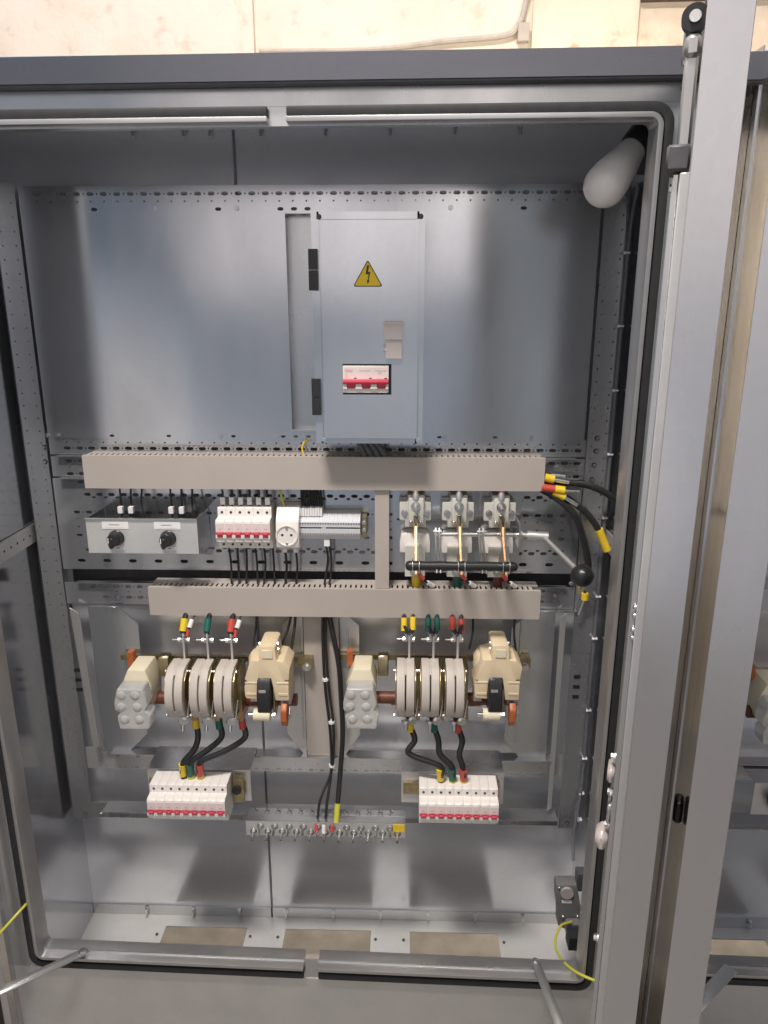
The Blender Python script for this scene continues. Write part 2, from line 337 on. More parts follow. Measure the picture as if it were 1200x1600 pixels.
# ------------------------------------------------------------------ cabinet shell
XL, XR = -600, 600        # outer sides
YF, YB = -300, 60         # front frame and back wall
ZR, ZF = 1828, 0          # roof underside, floor
def cabinet(ox, label, main):
    t = thing('electrical_cabinet', label, 'cabinet', (ox, -120, 0))
    def b6(name, m, x0, x1, y0, y1, z0, z1, bv=0, parent=t, **k):
        bm = B(); box(bm, x0 + ox, x1 + ox, y0, y1, z0, z1); return obj(name, bm, m, parent, bevel=bv, **k)
    # two back panels with a dark overlap seam
    bw = b6('back_wall', 'galv_inner', XL + 2, XR - 2, YB, YB + 2, ZF - 40, ZR + 4)
    b6('panel_seam', 'seam_grey', -145.5, -141.5, YB - 4, YB - 0.5, 0, ZR - 2, 0, bw)
    for x in (-330, -235, -185, -90, 30, 150, 270, 390):
        bm = B(); cyl(bm, (x + ox, YB - 12, 1790), (x + ox, YB - 12, 1812), 2.6); box(bm, x - 4 + ox, x + 4 + ox, YB - 11, YB - 4.5, 1802, 1812); obj('clip_bolt', bm, 'galv', bw)
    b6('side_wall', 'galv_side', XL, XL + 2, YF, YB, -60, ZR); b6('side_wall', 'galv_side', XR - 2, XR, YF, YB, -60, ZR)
    rf = b6('roof', 'galv_inner', XL + 2, XR - 2, YF + 24, YB, ZR, ZR + 2); b6('roof_front', 'galv_inner', XL + 2, XR - 2, YF + 24, YF + 26, 1742, ZR)
    # floor with the three gland openings
    op = [(-402, -199), (-104, 108), (203, 419)]
    bm = B(); x = XL + 2
    for a, b in op:
        rect(bm, x + ox, a + ox, -190, 22, 0); x = b
    rect(bm, x + ox, XR - 2 + ox, -190, 22, 0); rect(bm, XL + 2 + ox, XR - 2 + ox, 22, YB, 0); rect(bm, XL + 2 + ox, XR - 2 + ox, YF, -190, 0)
    for v in bm.verts: v.co = Vector((v.co.x, v.co.z, v.co.y))
    bmesh.ops.remove_doubles(bm, verts=bm.verts, dist=0.01); bmesh.ops.reverse_faces(bm, faces=bm.faces)
    fl = obj('floor_panel', bm, 'floor_zinc', t, solid=2, smooth=False)
    b6('floor_upstand', 'galv_smooth', XL + 3, XR - 3, YB - 4, YB - 0.5, 1.5, 30, 0, fl)
    for i in range(9):
        x = -460 + i * 118
        bm = B(); cyl(bm, (x + ox, YB - 13, 6), (x + ox, YB - 13, 26), 2.6); box(bm, x - 4 + ox, x + 4 + ox, YB - 11, YB - 4.5, 20, 28); obj('clip_bolt', bm, 'zinc', fl)
    for a, b in op:
        for x in (a - 15, b + 12):
            bm = B(); cyl(bm, (x + ox, -5, 1.2), (x + ox, -5, 3.5), 3.5); obj('rivet', bm, 'dark_grey', fl)
    # front frame
    b6('frame_top', 'galv', XL, XR, YF, YF + 3, 1757, 1812); b6('frame_bottom', 'galv_light', XL, XR, YF, YF + 3, -120, 206)
    b6('frame_side', 'galv', XL, -563, YF, YF + 3, 206, 1757); b6('frame_side', 'galv', 554, XR, YF, YF + 3, 206, 1757)
    # base strip the gasket lies on, then the raised rim of the opening
    for (x0, x1, z0, z1) in ((-563, 554, 1732, 1757), (-563, 554, 206, 250), (-563, -541, 250, 1732), (532, 554, 250, 1732)):
        b6('gasket_seat', 'galv', x0, x1, YF + 1, YF + 4, z0, z1)
    g = 'rubber'
    r = 14
    def gl(name, m, pts, wdt, y0, y1):
        """mitred strip along an L-shaped path in the front plane"""
        bm = B(); P = [Vector((p[0], 0, p[1])) for p in pts]; L = []
        for i, p in enumerate(P):
            d0 = (p - P[i-1]).normalized() if i else (P[1] - p).normalized(); d1 = (P[i+1] - p).normalized() if i < len(P) - 1 else d0
            n0 = Vector((-d0.z, 0, d0.x)); n1 = Vector((-d1.z, 0, d1.x)); n = (n0 + n1) / (1 + n0.dot(n1))
            L.append((p + n * wdt / 2, p - n * wdt / 2))
        V = [[bm.verts.new((q.x + ox, y, q.z)) for q, y in ((a, y1), (a, y0), (c, y0), (c, y1))] for a, c in L]
        for u, w in zip(V, V[1:]):
            for j in range(4): bm.faces.new((u[j], u[(j+1) % 4], w[(j+1) % 4], w[j]))
        bm.faces.new(V[0][::-1]); bm.faces.new(V[-1]); bmesh.ops.recalc_face_normals(bm, faces=bm.faces)
        return obj(name, bm, m, t, bevel=3 if m == 'rubber' else 1.0, seg=2)
    def arc(cx, cz, rad, a0, a1): return [(cx + rad * math.cos(R(a0 + (a1 - a0) * i / 6)), cz + rad * math.sin(R(a0 + (a1 - a0) * i / 6))) for i in range(7)]
    xl, xr, zb, zt = -551, 542, 222, 1749; q = 22
    gl('gasket', g, [(-15, zt)] + arc(xl + q, zt - q, q, 90, 180) + arc(xl + q, zb + q, q, 180, 270) + [(-8, zb)], 14, -311, YF - 0.5)
    gl('gasket', g, [(12, zt)] + arc(xr - q, zt - q, q, 90, 0) + arc(xr - q, zb + q, q, 0, -90) + [(20, zb)], 14, -311, YF - 0.5)
    xl, xr, zb, zt = -538, 529, 243, 1738; q = 14
    gl('rim', 'rim_steel', [(-15, zt)] + arc(xl + q, zt - q, q, 90, 180) + arc(xl + q, zb + q, q, 180, 270) + [(-8, zb)], 7, -316, -270)
    gl('rim', 'rim_steel', [(12, zt)] + arc(xr - q, zt - q, q, 90, 0) + arc(xr - q, zb + q, q, 0, -90) + [(20, zb)], 7, -316, -270)
    # rain cap over the door opening
    bm = B(); prism(bm, [(-319, 1815), (-319, 1818), (YB + 30, 1856), (YB + 30, 1847)], XL - 22 + ox, XR + 22 + ox, 'x'); cap = obj('rain_cap', bm, 'galv_cap', t)
    b6('cap_front', 'galv_cap', XL - 22, XR + 22, -321.5, -319.2, 1784, 1818, 0.5, cap); b6('cap_shade_hem', 'shade_dark', XL - 20, XR + 20, -319, -304, 1781, 1784.5, 0, cap)  # bottom strip coloured dark as the shadow gap under the cap
    b6('cap_side', 'galv_cap', XL - 22, XL - 20, -319, YB + 30, 1784, 1814.5, 0, cap); b6('cap_side', 'galv_cap', XR + 20, XR + 22, -319, YB + 30, 1784, 1814.5, 0, cap)
    for x in (560, -560):
        bm = B(); hexbolt(bm, (x + ox, YF, 1772), (0, -1, 0), 3, 3); obj('frame_screw', bm, 'dark_grey', t)
    # mounting frame: perforated uprights on both sides
    for sx in (-1, 1):
        xa, xb = (-585, -541) if sx < 0 else (541, 585)
        hs = []
        bm = B(); z = 330
        dots = [(x, z0) for z0 in range(345, 1690, 25) for x in ((xa + 10, xb - 10) if sx < 0 else (xb - 10, xa + 10))]
        for z0 in range(345, 1690, 25):
            rect(bm, xa + ox, xb + ox, z, z0 - 5, -3); band(bm, xa + ox, xb + ox, z0 - 5, z0 + 5, -3, [(xa + 9 + ox, z0, 3, 3), (xb - 9 + ox, z0, 3, 4)]); z = z0 + 5
        rect(bm, xa + ox, xb + ox, z, 1705, -3); bmesh.ops.remove_doubles(bm, verts=bm.verts, dist=0.01)
        up_ = obj('frame_upright', bm, 'galv', t, solid=2, smooth=False)
        xi, xo = (xb - 1, xa + 1) if sx < 0 else (xa + 1, xb - 1)
        b6('upright_return', 'galv', min(xo - 1, xo + 1), max(xo - 1, xo + 1), -1.5, 40, 330, 1705, 0, up_)
        # horizontal depth rails on the side wall
        for z0 in (1010,):
            x0, x1 = (XL + 4, XL + 9) if sx < 0 else (XR - 9, XR - 4)
            dr = b6('depth_rail', 'galv_light', x0, x1, -285, 35, z0, z0 + 38, 1)
            for i in range(11):
                bm = B(); y = -270 + i * 25; xx = x1 if sx < 0 else x0
                cyl(bm, (xx + ox, y, z0 + 19), (xx + ox + (0.6 if sx < 0 else -0.6), y, z0 + 19), 2.4, n=8); obj('rail_hole', bm, 'rubber', dr)
    for o in list(t.children) + [g for ch in t.children for g in ch.children]:
        ys = [v.co.y + t.location.y for v in o.data.vertices]
        if max(ys) < -0.24 or o.name.startswith(('rain_cap', 'cap_')):
            for v in o.data.vertices: v.co.y -= 0.022 * v.co.x
    return t
cab = cabinet(0, 'open grey steel electrical cabinet filling the picture, full of wiring and switchgear', True)

# ---- mounting plates (parts of the cabinet)
def strip(name, x0, x1, y0, y1, z0, z1, m='galv_smooth', bv=0.6, parent=None):
    bm = B(); box(bm, x0, x1, y0, y1, z0, z1); return obj(name, bm, m, parent or cab, bevel=bv)
sheet('upper_rail', -536, 536, 1667, 1699, 0, [(1680, 1690, row(1685, -502, 520, 12.5, 6.5)), (1669, 1675, row(1672, -502, 520, 3.5, 3.5, dots=False))], 'galv_panel', cab)
hsU = [(x, 1658, 11, 6) for x in (-396, -165, -50, -25, 0, 395)]
bm = B()
for (x0, x1) in ((-535, -42), (62, 535)):
    rect(bm, x0, x1, 1250, 1650, -2.5)
band(bm, -535, 535, 1650, 1667, -2.5, hsU); band(bm, -535, 535, 1231, 1241, -2.5, [(x, 1236, 9, 5) for x in (-405, -290, -160, -60, -35, -10, 250, 360)])
rect(bm, -535, 535, 1241, 1250, -2.5)
bmesh.ops.remove_doubles(bm, verts=bm.verts, dist=0.01)
pn = obj('upper_panel', bm, 'galv_panel', cab, solid=2, smooth=False)
strip('recess_back', -60, 70, 26, 28, 1240, 1652, 'galv', 0, pn); strip('recess_side', -44, -42.5, 0, 26, 1248, 1645, 'galv', 0, pn)
strip('recess_sill', -42, 12, -8, 26, 1246, 1249.5, 'galv_smooth', 0.4, pn)
sheet('middle_rail', -536, 540, 1197, 1231, 0, [(1219, 1225, row(1222, -500, 530, 3.5, 3.5, dots=False)), (1205, 1215, row(1210, -500, 530, 14, 6.5))], 'galv_panel', cab)
strip('rail_lip', -520, 520, -12, 0, 1193.5, 1196, 'galv_smooth')
sheet('middle_rail', -536, 540, 1151, 1193, 0, [(1179, 1189, row(1184, -500, 530, 14, 6.5)), (1152, 1162, row(1157, -500, 530, 14, 6.5)), (1168, 1173, row(1170.5, -500, 530, 3, 3, dots=False))], 'galv_panel', cab)
strip('rail_lip', -520, 530, -12, 0, 1147.5, 1150, 'galv_smooth')
def alt(z, zz, a, b):
    o = []; x = a
    while x < b: o.append((x, z, 13, 7)); o.append((x + 12.5, zz, 7.5, 4.5)); x += 25
    return o
sheet('middle_panel', -539, 539, 950, 1147, 2, [(1135, 1143, row(1139, -480, 520, 14, 6, 75, dots=False)), (1103, 1119, alt(1113, 1107, -470, 520)), (1070, 1080, row(1075, -496, 530, 13, 6.5)),
      (1058, 1063, row(1060.5, -496, 530, 3, 3, dots=False)), (1040, 1047, row(1043.5, -496, 530, 5, 3, 50, dots=False)), (1020, 1030, row(1025, -496, 530, 12, 6, 50)), (988, 1003, alt(993, 999, -480, 520)), (964, 974, row(969, -498, 530, 16, 7.5, 54.5, dots=False))], 'galv_panel', cab)
strip('gap_shade_sheet', -539, 539, 40, 42, 905, 960, 'shade_dark', 0)  # dark sheet added behind the open gap in place of its shade
strip('rail_lip', -510, 520, -12, 0, 922, 924.5, 'galv_smooth')
sheet('lower_rail', -539, 539, 872, 921, 0, [(907, 917, row(912, -479, 510, 12.5, 6.5)), (897, 903, row(900, -479, 510, 3, 3, dots=False)), (883, 893, row(888, -454, 500, 12.5, 6.5))], 'galv_panel', cab)
strip('rail_lip', 380, 545, -10, 0, 868, 870.5, 'galv_smooth')
# lower uprights with mitred ends beside each contactor bay, and slim light uprights at the edges
def poly(name, pts, y0, y1, m='galv_light', bv=0.8, parent=None):
    bm = B(); prism(bm, pts, y0, y1); return obj(name, bm, m, parent or cab, bevel=bv)
poly('bay_upright', [(-490, 871), (-422, 871), (-418, 864), (-385, 832), (-388, 566), (-432, 521), (-490, 521)], -14, -11, 'galv_panel', 0.4)
poly('bay_upright', [(-32, 871), (-40, 868), (-76, 834), (-74, 572), (-40, 523), (-32, 521)], -14, -11, 'galv_light', 0.4)
poly('bay_upright', [(47, 871), (54, 868), (88, 834), (88, 572), (56, 523), (47, 521)], -14, -11, 'galv_light', 0.4)
poly('bay_upright', [(500, 871), (446, 871), (410, 832), (405, 566), (440, 521), (500, 521)], -14, -11, 'galv_panel', 0.4)
strip('upright_fold', 428, 431, -18, -14.3, 560, 850, 'galv_light', 0.3); strip('upright_fold', -40, -37, -18, -14.3, 560, 830, 'galv', 0.3); strip('upright_fold', 62, 65, -18, -14.3, 560, 830, 'galv', 0.3)
poly('edge_upright', [(-524, 872), (-506, 860), (-494, 545), (-508, 523)], -26, -22, 'galv_light', 0.4)
poly('edge_upright', [(508, 862), (520, 872), (517, 400), (508, 392)], -26, -22, 'galv_light', 0.4)
for x, zz in ((-530, 866),):
    strip('upright_slot', x - 3, x + 3, -5.5, -4.3, zz - 28, zz + 6, 'rubber', 1)
for x, s in ((-534, -1), (557, 1)):
    for zz in (716, 692, 668):
        strip('upright_slot', x - 7, x + 7, -5.6, -4.3, zz - 4, zz + 4, 'rubber', 1.5)
lr = sheet('lower_cross_rail', -539, 539, 466, 520, 0, [(505, 515, row(510, -500, 520, 12, 6, 50)), (468, 475, row(471.5, -500, 520, 11, 5)), (485, 490, row(487, -510, 520, 3, 3, 50, dots=False))], 'galv_light', cab)
strip('rail_lip', -470, 510, -30, 0, 521, 523, 'galv_smooth'); strip('rail_lip', -500, 530, -40, 0, 376, 378.5, 'galv_smooth')
sheet('bottom_cross_rail', -539, 539, 335, 375, -1, [(352, 359, row(355.5, -500, 520, 11, 4.5))], 'galv', cab)
# hex screws over the plates
k = 0
for x, z in ((-280, 1659), (-130, 1659), (170, 1648), (262, 1659), (-515, 1236), (-535, 1236), (-185, 1236), (-70, 1236), (260, 1236), (430, 1236), (560, 1236), (560, 1210), (558, 1182), (556, 1152), (-545, 1212), (-547, 1182), (-426, 888), (500, 900), (530, 930), (-556, 345), (-520, 345), (560, 345), (548, 1085), (300, 1128), (-465, 505), (-420, 500), (-240, 1070)):
    bm = B(); hexbolt(bm, (x, -3, z), (0, -1, 0), 3.3, 4); obj('panel_screw', bm, 'galv', cab)

# ---- right door, swung to about 70 degrees: seen by its free edge, with lock rod
def door(name_, hinge, free, th, side, rod):
    """panel from hinge to free edge; side = +1 when its inner face looks to -X"""
    h = Vector((*hinge, 0)); f = Vector((*free, 0)); d = (f - h).normalized(); n = Vector((-d.y, d.x, 0)) * side
    def P(s, o, z): return h + d * s + n * o + Vector((0, 0, z))
    L = (f - h).length
    def pb(name, m, s0, s1, o0, o1, z0, z1, parent, bv=0.8):
        bm = B(); v = [bm.verts.new(P(s, o, z)) for z in (z0, z1) for s, o in ((s0, o0), (s1, o0), (s1, o1), (s0, o1))]
        fs = [bm.faces.new([v[i] for i in q]) for q in ((0, 3, 2, 1), (4, 5, 6, 7), (0, 1, 5, 4), (1, 2, 6, 5), (2, 3, 7, 6), (3, 0, 4, 7))]
        bmesh.ops.recalc_face_normals(bm, faces=fs); return obj(name, bm, m, parent, bevel=bv)
    return P, pb, L, d, n
P, pb, L, d, n = door('door', (604, -316), (418, -868), 31, -1, True)
dr = pb('door', 'door_face', 0, L - 1.5, 0, 1.5, 40, 1790, cab)
pb('edge_flange', 'door_steel', L - 1.5, L, -0.2, 31, 40, 1790, dr, 0.5)
pb('edge_return', 'door_steel', L - 24, L - 1.6, 29.5, 31, 42, 1788, dr, 0.4)
pb('top_flange', 'door_steel', 2, L - 2, 1.5, 30, 1788.4, 1790, dr, 0.3)
st = pb('stiffener', 'galv_light', L - 62, L - 26, 30, 38, 60, 1584, dr, 1.0)
pb('stiffener_groove', 'galv', L - 56, L - 32, 38.2, 43, 62, 1584, dr, 0.8)
rod = pb('lock_rod', 'rim_steel', L - 47, L - 36, 32.5, 42.5, 1584, 1672, dr, 2)
pb('rod_fork', 'rim_steel', L - 52, L - 48, 31, 45, 1662, 1690, dr, 1.5); pb('rod_fork', 'rim_steel', L - 52, L - 33, 31.5, 43.5, 1664, 1680, dr, 3)
c = P(L - 41, 38, 1691)
bm = B(); cyl(bm, c + d * 5, c - d * 4, 9.6, n=26); obj('roller', bm, 'black_plastic', dr, bevel=1.5, seg=2)
bm = B(); cyl(bm, c + d * 5.2, c + d * 8, 4.2, n=18); obj('roller_pin', bm, 'zinc', dr, bevel=1)
pb('rod_guide', 'dark_grey', L - 60, L - 26, 31.4, 49, 1585, 1604, dr, 2)
for z in (1575, 1060, 1020, 982, 840):
    bm = B(); hexbolt(bm, P(L - 44, 39.5 if z > 1500 else 43.2, z), n, 3.4, 5); obj('door_screw', bm, 'zinc', dr)
for z in (1224, 1216, 1202, 1194):
    bm = B(); sph(bm, P(L - 30, 39, z), 2.6, 10); obj('hinge_rivet', bm, 'zinc', dr)
pb('striker', 'latch', L - 60, L - 34, 43.2, 50, 1034, 1050, dr, 3); pb('lock_body', 'zinc', L - 60, L - 32, 43.2, 47, 990, 1012, dr, 1.5); pb('lock_knob', 'latch', L - 62, L - 36, 43.2, 56, 952, 974, dr, 5)
# left door, swung well past the frame
P2, pb2, L2, d2, n2 = door('door', (-604, -316), (-840, -830), 31, 1, False)
dl = pb2('door', 'door_steel', 0, L2 - 1.5, 0, 1.5, 40, 1790, cab); pb2('edge_flange', 'door_steel', L2 - 1.5, L2, 0, 31, 40, 1790, dl, 0.4); pb2('door_gasket', 'rubber', 18, 34, 1.6, 12, 60, 1770, dl, 3)
# hinge lugs on the right frame
for z in (1640, 1595):
    strip('hinge_lug', 562, 574, -312, -300.5, z - 18, z + 18, 'galv_smooth', 1.5)
# door stays at the sill
t = thing('door_stay', 'flat steel door stay arm from the left end of the sill to the left door', 'stay arm', (-446, -290, 250))
bm = B(); a = Vector((-446, -300, 256)); b_ = Vector((-640, -470, 275)); u_ = (b_ - a).normalized(); w_ = Vector((0, 0, 1)).cross(u_).normalized() * 9
v = [bm.verts.new(p) for p in (a - w_, b_ - w_, b_ + w_, a + w_)]; bm.faces.new(v); obj('arm', bm, 'galv_light', t, solid=3)
bm = B(); hexbolt(bm, a + Vector((0, 0, 1.6)), (0, 0, 1), 6, 6); obj('pivot_bolt', bm, 'zinc', t)
t = thing('door_stay', 'flat steel door stay arm from the right end of the sill towards the camera', 'stay arm', (442, -290, 250))
bm = B(); a = Vector((444, -296, 256)); b_ = Vector((478, -520, 262)); u_ = (b_ - a).normalized(); w_ = Vector((0, 0, 1)).cross(u_).normalized() * 10
v = [bm.verts.new(p) for p in (a - w_ * 0.8, b_ - w_, b_ + w_, a + w_ * 0.8)]; bm.faces.new(v); obj('arm', bm, 'galv_light', t, solid=3)
bm = B(); hexbolt(bm, a + Vector((0, 0, 1.6)), (0, 0, 1), 5, 4); obj('pivot_bolt', bm, 'zinc', t)

# ------------------------------------------------------------------ wiring ducts
def duct(name, label, x0, x1, z0, z1, depth, pitch=10.6):
    t = thing(name, label, 'wiring duct', ((x0 + x1) / 2, 0, z0))
    bm = B(); box(bm, x0, x1, -depth - 2, -depth, z0, z1 + 1); box(bm, x0, x1, -depth, -depth + 8, z0 - 0.5, z0 + 1.5); box(bm, x0, x1, -depth, -depth + 7, z1 - 1, z1 + 1)
    obj('cover', bm, 'duct', t, bevel=0.5)
    bm = B(); box(bm, x0 + 2, x1 - 2, -3, -1, z0 + 2, z1 - 2); obj('base', bm, 'duct', t)
    for z, nm in ((z1 - 2.2, 'upper_fingers'), (z0 + 0.4, 'lower_fingers')):
        bm = B(); x = x0 + 1
        while x < x1 - pitch:
            box(bm, x, x + pitch - 3.6, -depth + 7.2, -4, z, z + 1.8); x += pitch
        box(bm, x0 + 1, x1 - 1, -30, -3.2, z, z + 1.7)
        obj(nm, bm, 'duct', t, smooth=False, kind='stuff')
    return t
duct('wiring_duct', 'long grey slotted wiring duct below the metal door box, upper of two', -444, 450, 1142, 1206, 62)
duct('wiring_duct', 'grey slotted wiring duct above the two contactors, lower of two', -339, 457, 874, 934, 60)
t = thing('wiring_duct', 'short vertical grey duct joining the upper and lower ducts', 'wiring duct', (138, 0, 935))
bm = B(); box(bm, 124, 152, -58, -56, 936, 1141.5); obj('cover', bm, 'duct', t, bevel=0.8)
bm = B(); z = 938
while z < 1136:
    box(bm, 124.5, 126, -56, -3, z, z + 5.6); box(bm, 150, 151.5, -56, -3, z, z + 5.6); z += 8.4
box(bm, 124.5, 151.5, -3, -1, 937, 1140); obj('side_fingers', bm, 'duct', t, kind='stuff', smooth=False)
t = thing('wiring_duct', 'vertical grey duct between the two contactors with cables running down it', 'wiring duct', (8, 0, 522))
bm = B(); box(bm, -29, 45, -24, -22, 524, 873); obj('cover', bm, 'duct', t, bevel=0.8)
bm = B(); box(bm, -28, -26, -22, -3, 525, 872); box(bm, 42, 44, -22, -3, 525, 872); obj('side_wall', bm, 'duct', t)

# ------------------------------------------------------------------ metal door box with main breaker
t = thing('breaker_enclosure', 'tall galvanised door box with yellow warning triangle on the upper plate', 'metal box', (118, -60, 1240))
bm = B(); box(bm, 22, 213, -112, -3.8, 1243, 1640); obj('housing', bm, 'galv_panel', t, bevel=1.5)
bm = B()
for q in ((22, 32, 1243, 1640), (203, 213, 1243, 1640), (32, 203, 1628, 1640), (32, 203, 1243, 1252)): box(bm, q[0] - 3, q[1] + 0.5, -115, -112.5, q[2], q[3])
obj('front_frame', bm, 'galv_panel', t)
ED = -121
bm = B()
rect(bm, 36, 203, 1387, 1626, ED); rect(bm, 36, 70, 1333, 1387, ED); rect(bm, 157, 203, 1333, 1387, ED); rect(bm, 36, 203, 1254, 1333, ED)
bmesh.ops.remove_doubles(bm, verts=bm.verts, dist=0.01)
dp = obj('door_panel', bm, 'galv_panel', t, solid=2.5, smooth=False)
strip('door_fold', 36, 203, -120, -113, 1252.5, 1254, 'galv', 0, dp); strip('door_fold', 36, 37.5, -119, -113, 1254, 1626, 'galv', 0, dp); strip('door_fold', 201, 203, -119, -113, 1254, 1626, 'galv', 0, dp)
strip('cutout_back', 66, 160, -117, -113, 1330, 1390, 'rubber', 0, t)
for x, z in ((33, 1632), (206, 1632), (33, 1250), (206, 1250)):
    bm = B(); hexbolt(bm, (x, -115.3, z), (0, -1, 0), 3.0, 2.5); obj('corner_screw', bm, 'screw_dark' if z > 1500 else 'zinc', t)
for z0, z1 in ((1512, 1580), (1296, 1361)):
    bm = B(); box(bm, 14, 30, -124, -108, z0, (z0 + z1) / 2 - 0.6); box(bm, 14, 30, -124, -108, (z0 + z1) / 2 + 0.6, z1); obj('hinge', bm, 'black_plastic', t, bevel=1.5, seg=2)
bm = B(); box(bm, 145, 176, -133, -122.6, 1430, 1460); box(bm, 147, 175, -129, -122.6, 1397, 1428); box(bm, 143, 178, -135, -122.6, 1455, 1460); lt = obj('latch_cover', bm, 'latch', t, bevel=1.5, seg=2)
bm = B(); sph(bm, (146, -126, 1411), 3); sph(bm, (145, -128, 1419), 2.2); obj('latch_pin', bm, 'zinc', lt)
# warning sign: black rounded triangle, yellow field, black lightning arrow
def tri(s, cx, cz, r):
    base = [(-0.5 * s, -0.2887 * s), (0.5 * s, -0.2887 * s), (0, 0.5774 * s)]; out = []
    for i, p in enumerate(base):
        a0 = (-150 + 120 * i) - 60
        for j in range(5): a = R(a0 + 120 * j / 4); out.append((cx + p[0] + r * math.cos(a), cz + p[1] + r * math.sin(a)))
    return out
sg = thing('warning_sign', 'yellow triangular high voltage sign with black lightning arrow on the door box', 'warning sign', (116, -122, 1532))
bm = B(); prism(bm, tri(43, 116, 1533, 2.5), -122.9, -122.4); obj('border', bm, 'black_plastic', sg, smooth=False)
bm = B(); prism(bm, tri(40.5, 116, 1533, 1.6), -123.3, -122.95); obj('field', bm, 'sign_yellow', sg, smooth=False)
bm = B(); prism(bm, [(114.5, 1553), (118.5, 1553), (116.3, 1542.5), (120.4, 1542.5), (117.4, 1528), (119.2, 1528.4), (115.6, 1522.5), (114.2, 1529.4), (115.9, 1528.4), (117.3, 1539), (112.2, 1537.8)], -123.7, -123.35); obj('lightning_arrow', bm, 'black_plastic', sg, smooth=False)
# main breaker in the cut-out
mb = thing('main_breaker', 'three-pole main breaker with wide red toggle bar in the door cut-out', 'circuit breaker', (112, -115, 1335))
bm = B(); prism(bm, [(-114, 1336), (-123, 1336), (-124, 1344), (-124, 1384), (-114, 1384)], 70.5, 152, 'x'); obj('body', bm, 'white_plastic', mb, bevel=0.8)
strip('print_field', 72, 150.5, -124.5, -124.1, 1361, 1381, 'pink_print', 0, mb)
for i in range(3):
    x0 = 72.5 + i * 27
    bm = B(); prism(bm, [(-124.2, 1344), (-127, 1344.5), (-131, 1354), (-130, 1358), (-124.2, 1358)], x0 + 4.5, x0 + 21, 'x'); obj('toggle', bm, 'red', mb, bevel=0.5)
    strip('window', x0 + 18, x0 + 22.5, -124.9, -124.2, 1361.3, 1363, 'screw_dark', 0, mb)
bm = B(); prism(bm, [(-124.2, 1353), (-131, 1352.5), (-132.5, 1356), (-131, 1361), (-124.2, 1361)], 70.5, 151.8, 'x'); obj('toggle_bar', bm, 'red', mb, bevel=0.8, seg=2)
for i in range(4):
    x0 = 65.5 + i * 27; xa, xb = max(x0, 71), min(x0 + 12.5, 151.5)
    bm = B(); box(bm, xa, xb, -127.5, -124.2, 1344, 1352.2); obj('toggle_guard', bm, 'white_plastic', mb, bevel=1.4, seg=2)
lettering('maker_lettering', 'CNC', 75, -124.7, 1373, 6.2, 'print_red', mb); lettering('circuit_lettering', 'QF1', 133, -124.7, 1369.5, 4.4, 'print_grey', mb)
strip('print_line', 99, 121, -124.75, -124.55, 1374.6, 1375.5, 'print_grey', 0, mb); strip('print_line', 127, 149, -124.75, -124.55, 1374.6, 1375.5, 'print_grey', 0, mb)
for z in (1369.5, 1366, 1363): strip('print_line', 76, 78, -124.75, -124.55, z, z + 0.7, 'print_red', 0, mb)
# grey cables leaving the box into the duct
for i, x in enumerate((92, 102, 113, 124)):
    t = tag(obj('cable', tube(B(), [(x - 8, -66, 1262), (x, -62, 1240), (x + 10 + i * 2, -55, 1215), (x + 22 + i * 3, -45, 1185)], 5.2, 10), 'cable_grey'), ['leftmost', 'second', 'third', 'rightmost'][i] + ' of the four grey cables dropping from the door box', 'cable', 'grey cables under the door box')
tag(obj('earth_wire', tube(B(), [(-8, -4, 1230), (-16, -18, 1228), (-20, -26, 1216), (-14, -30, 1196)], 1.9), 'yellow'), 'short yellow earth wire loop left of the door box bottom', 'wire')

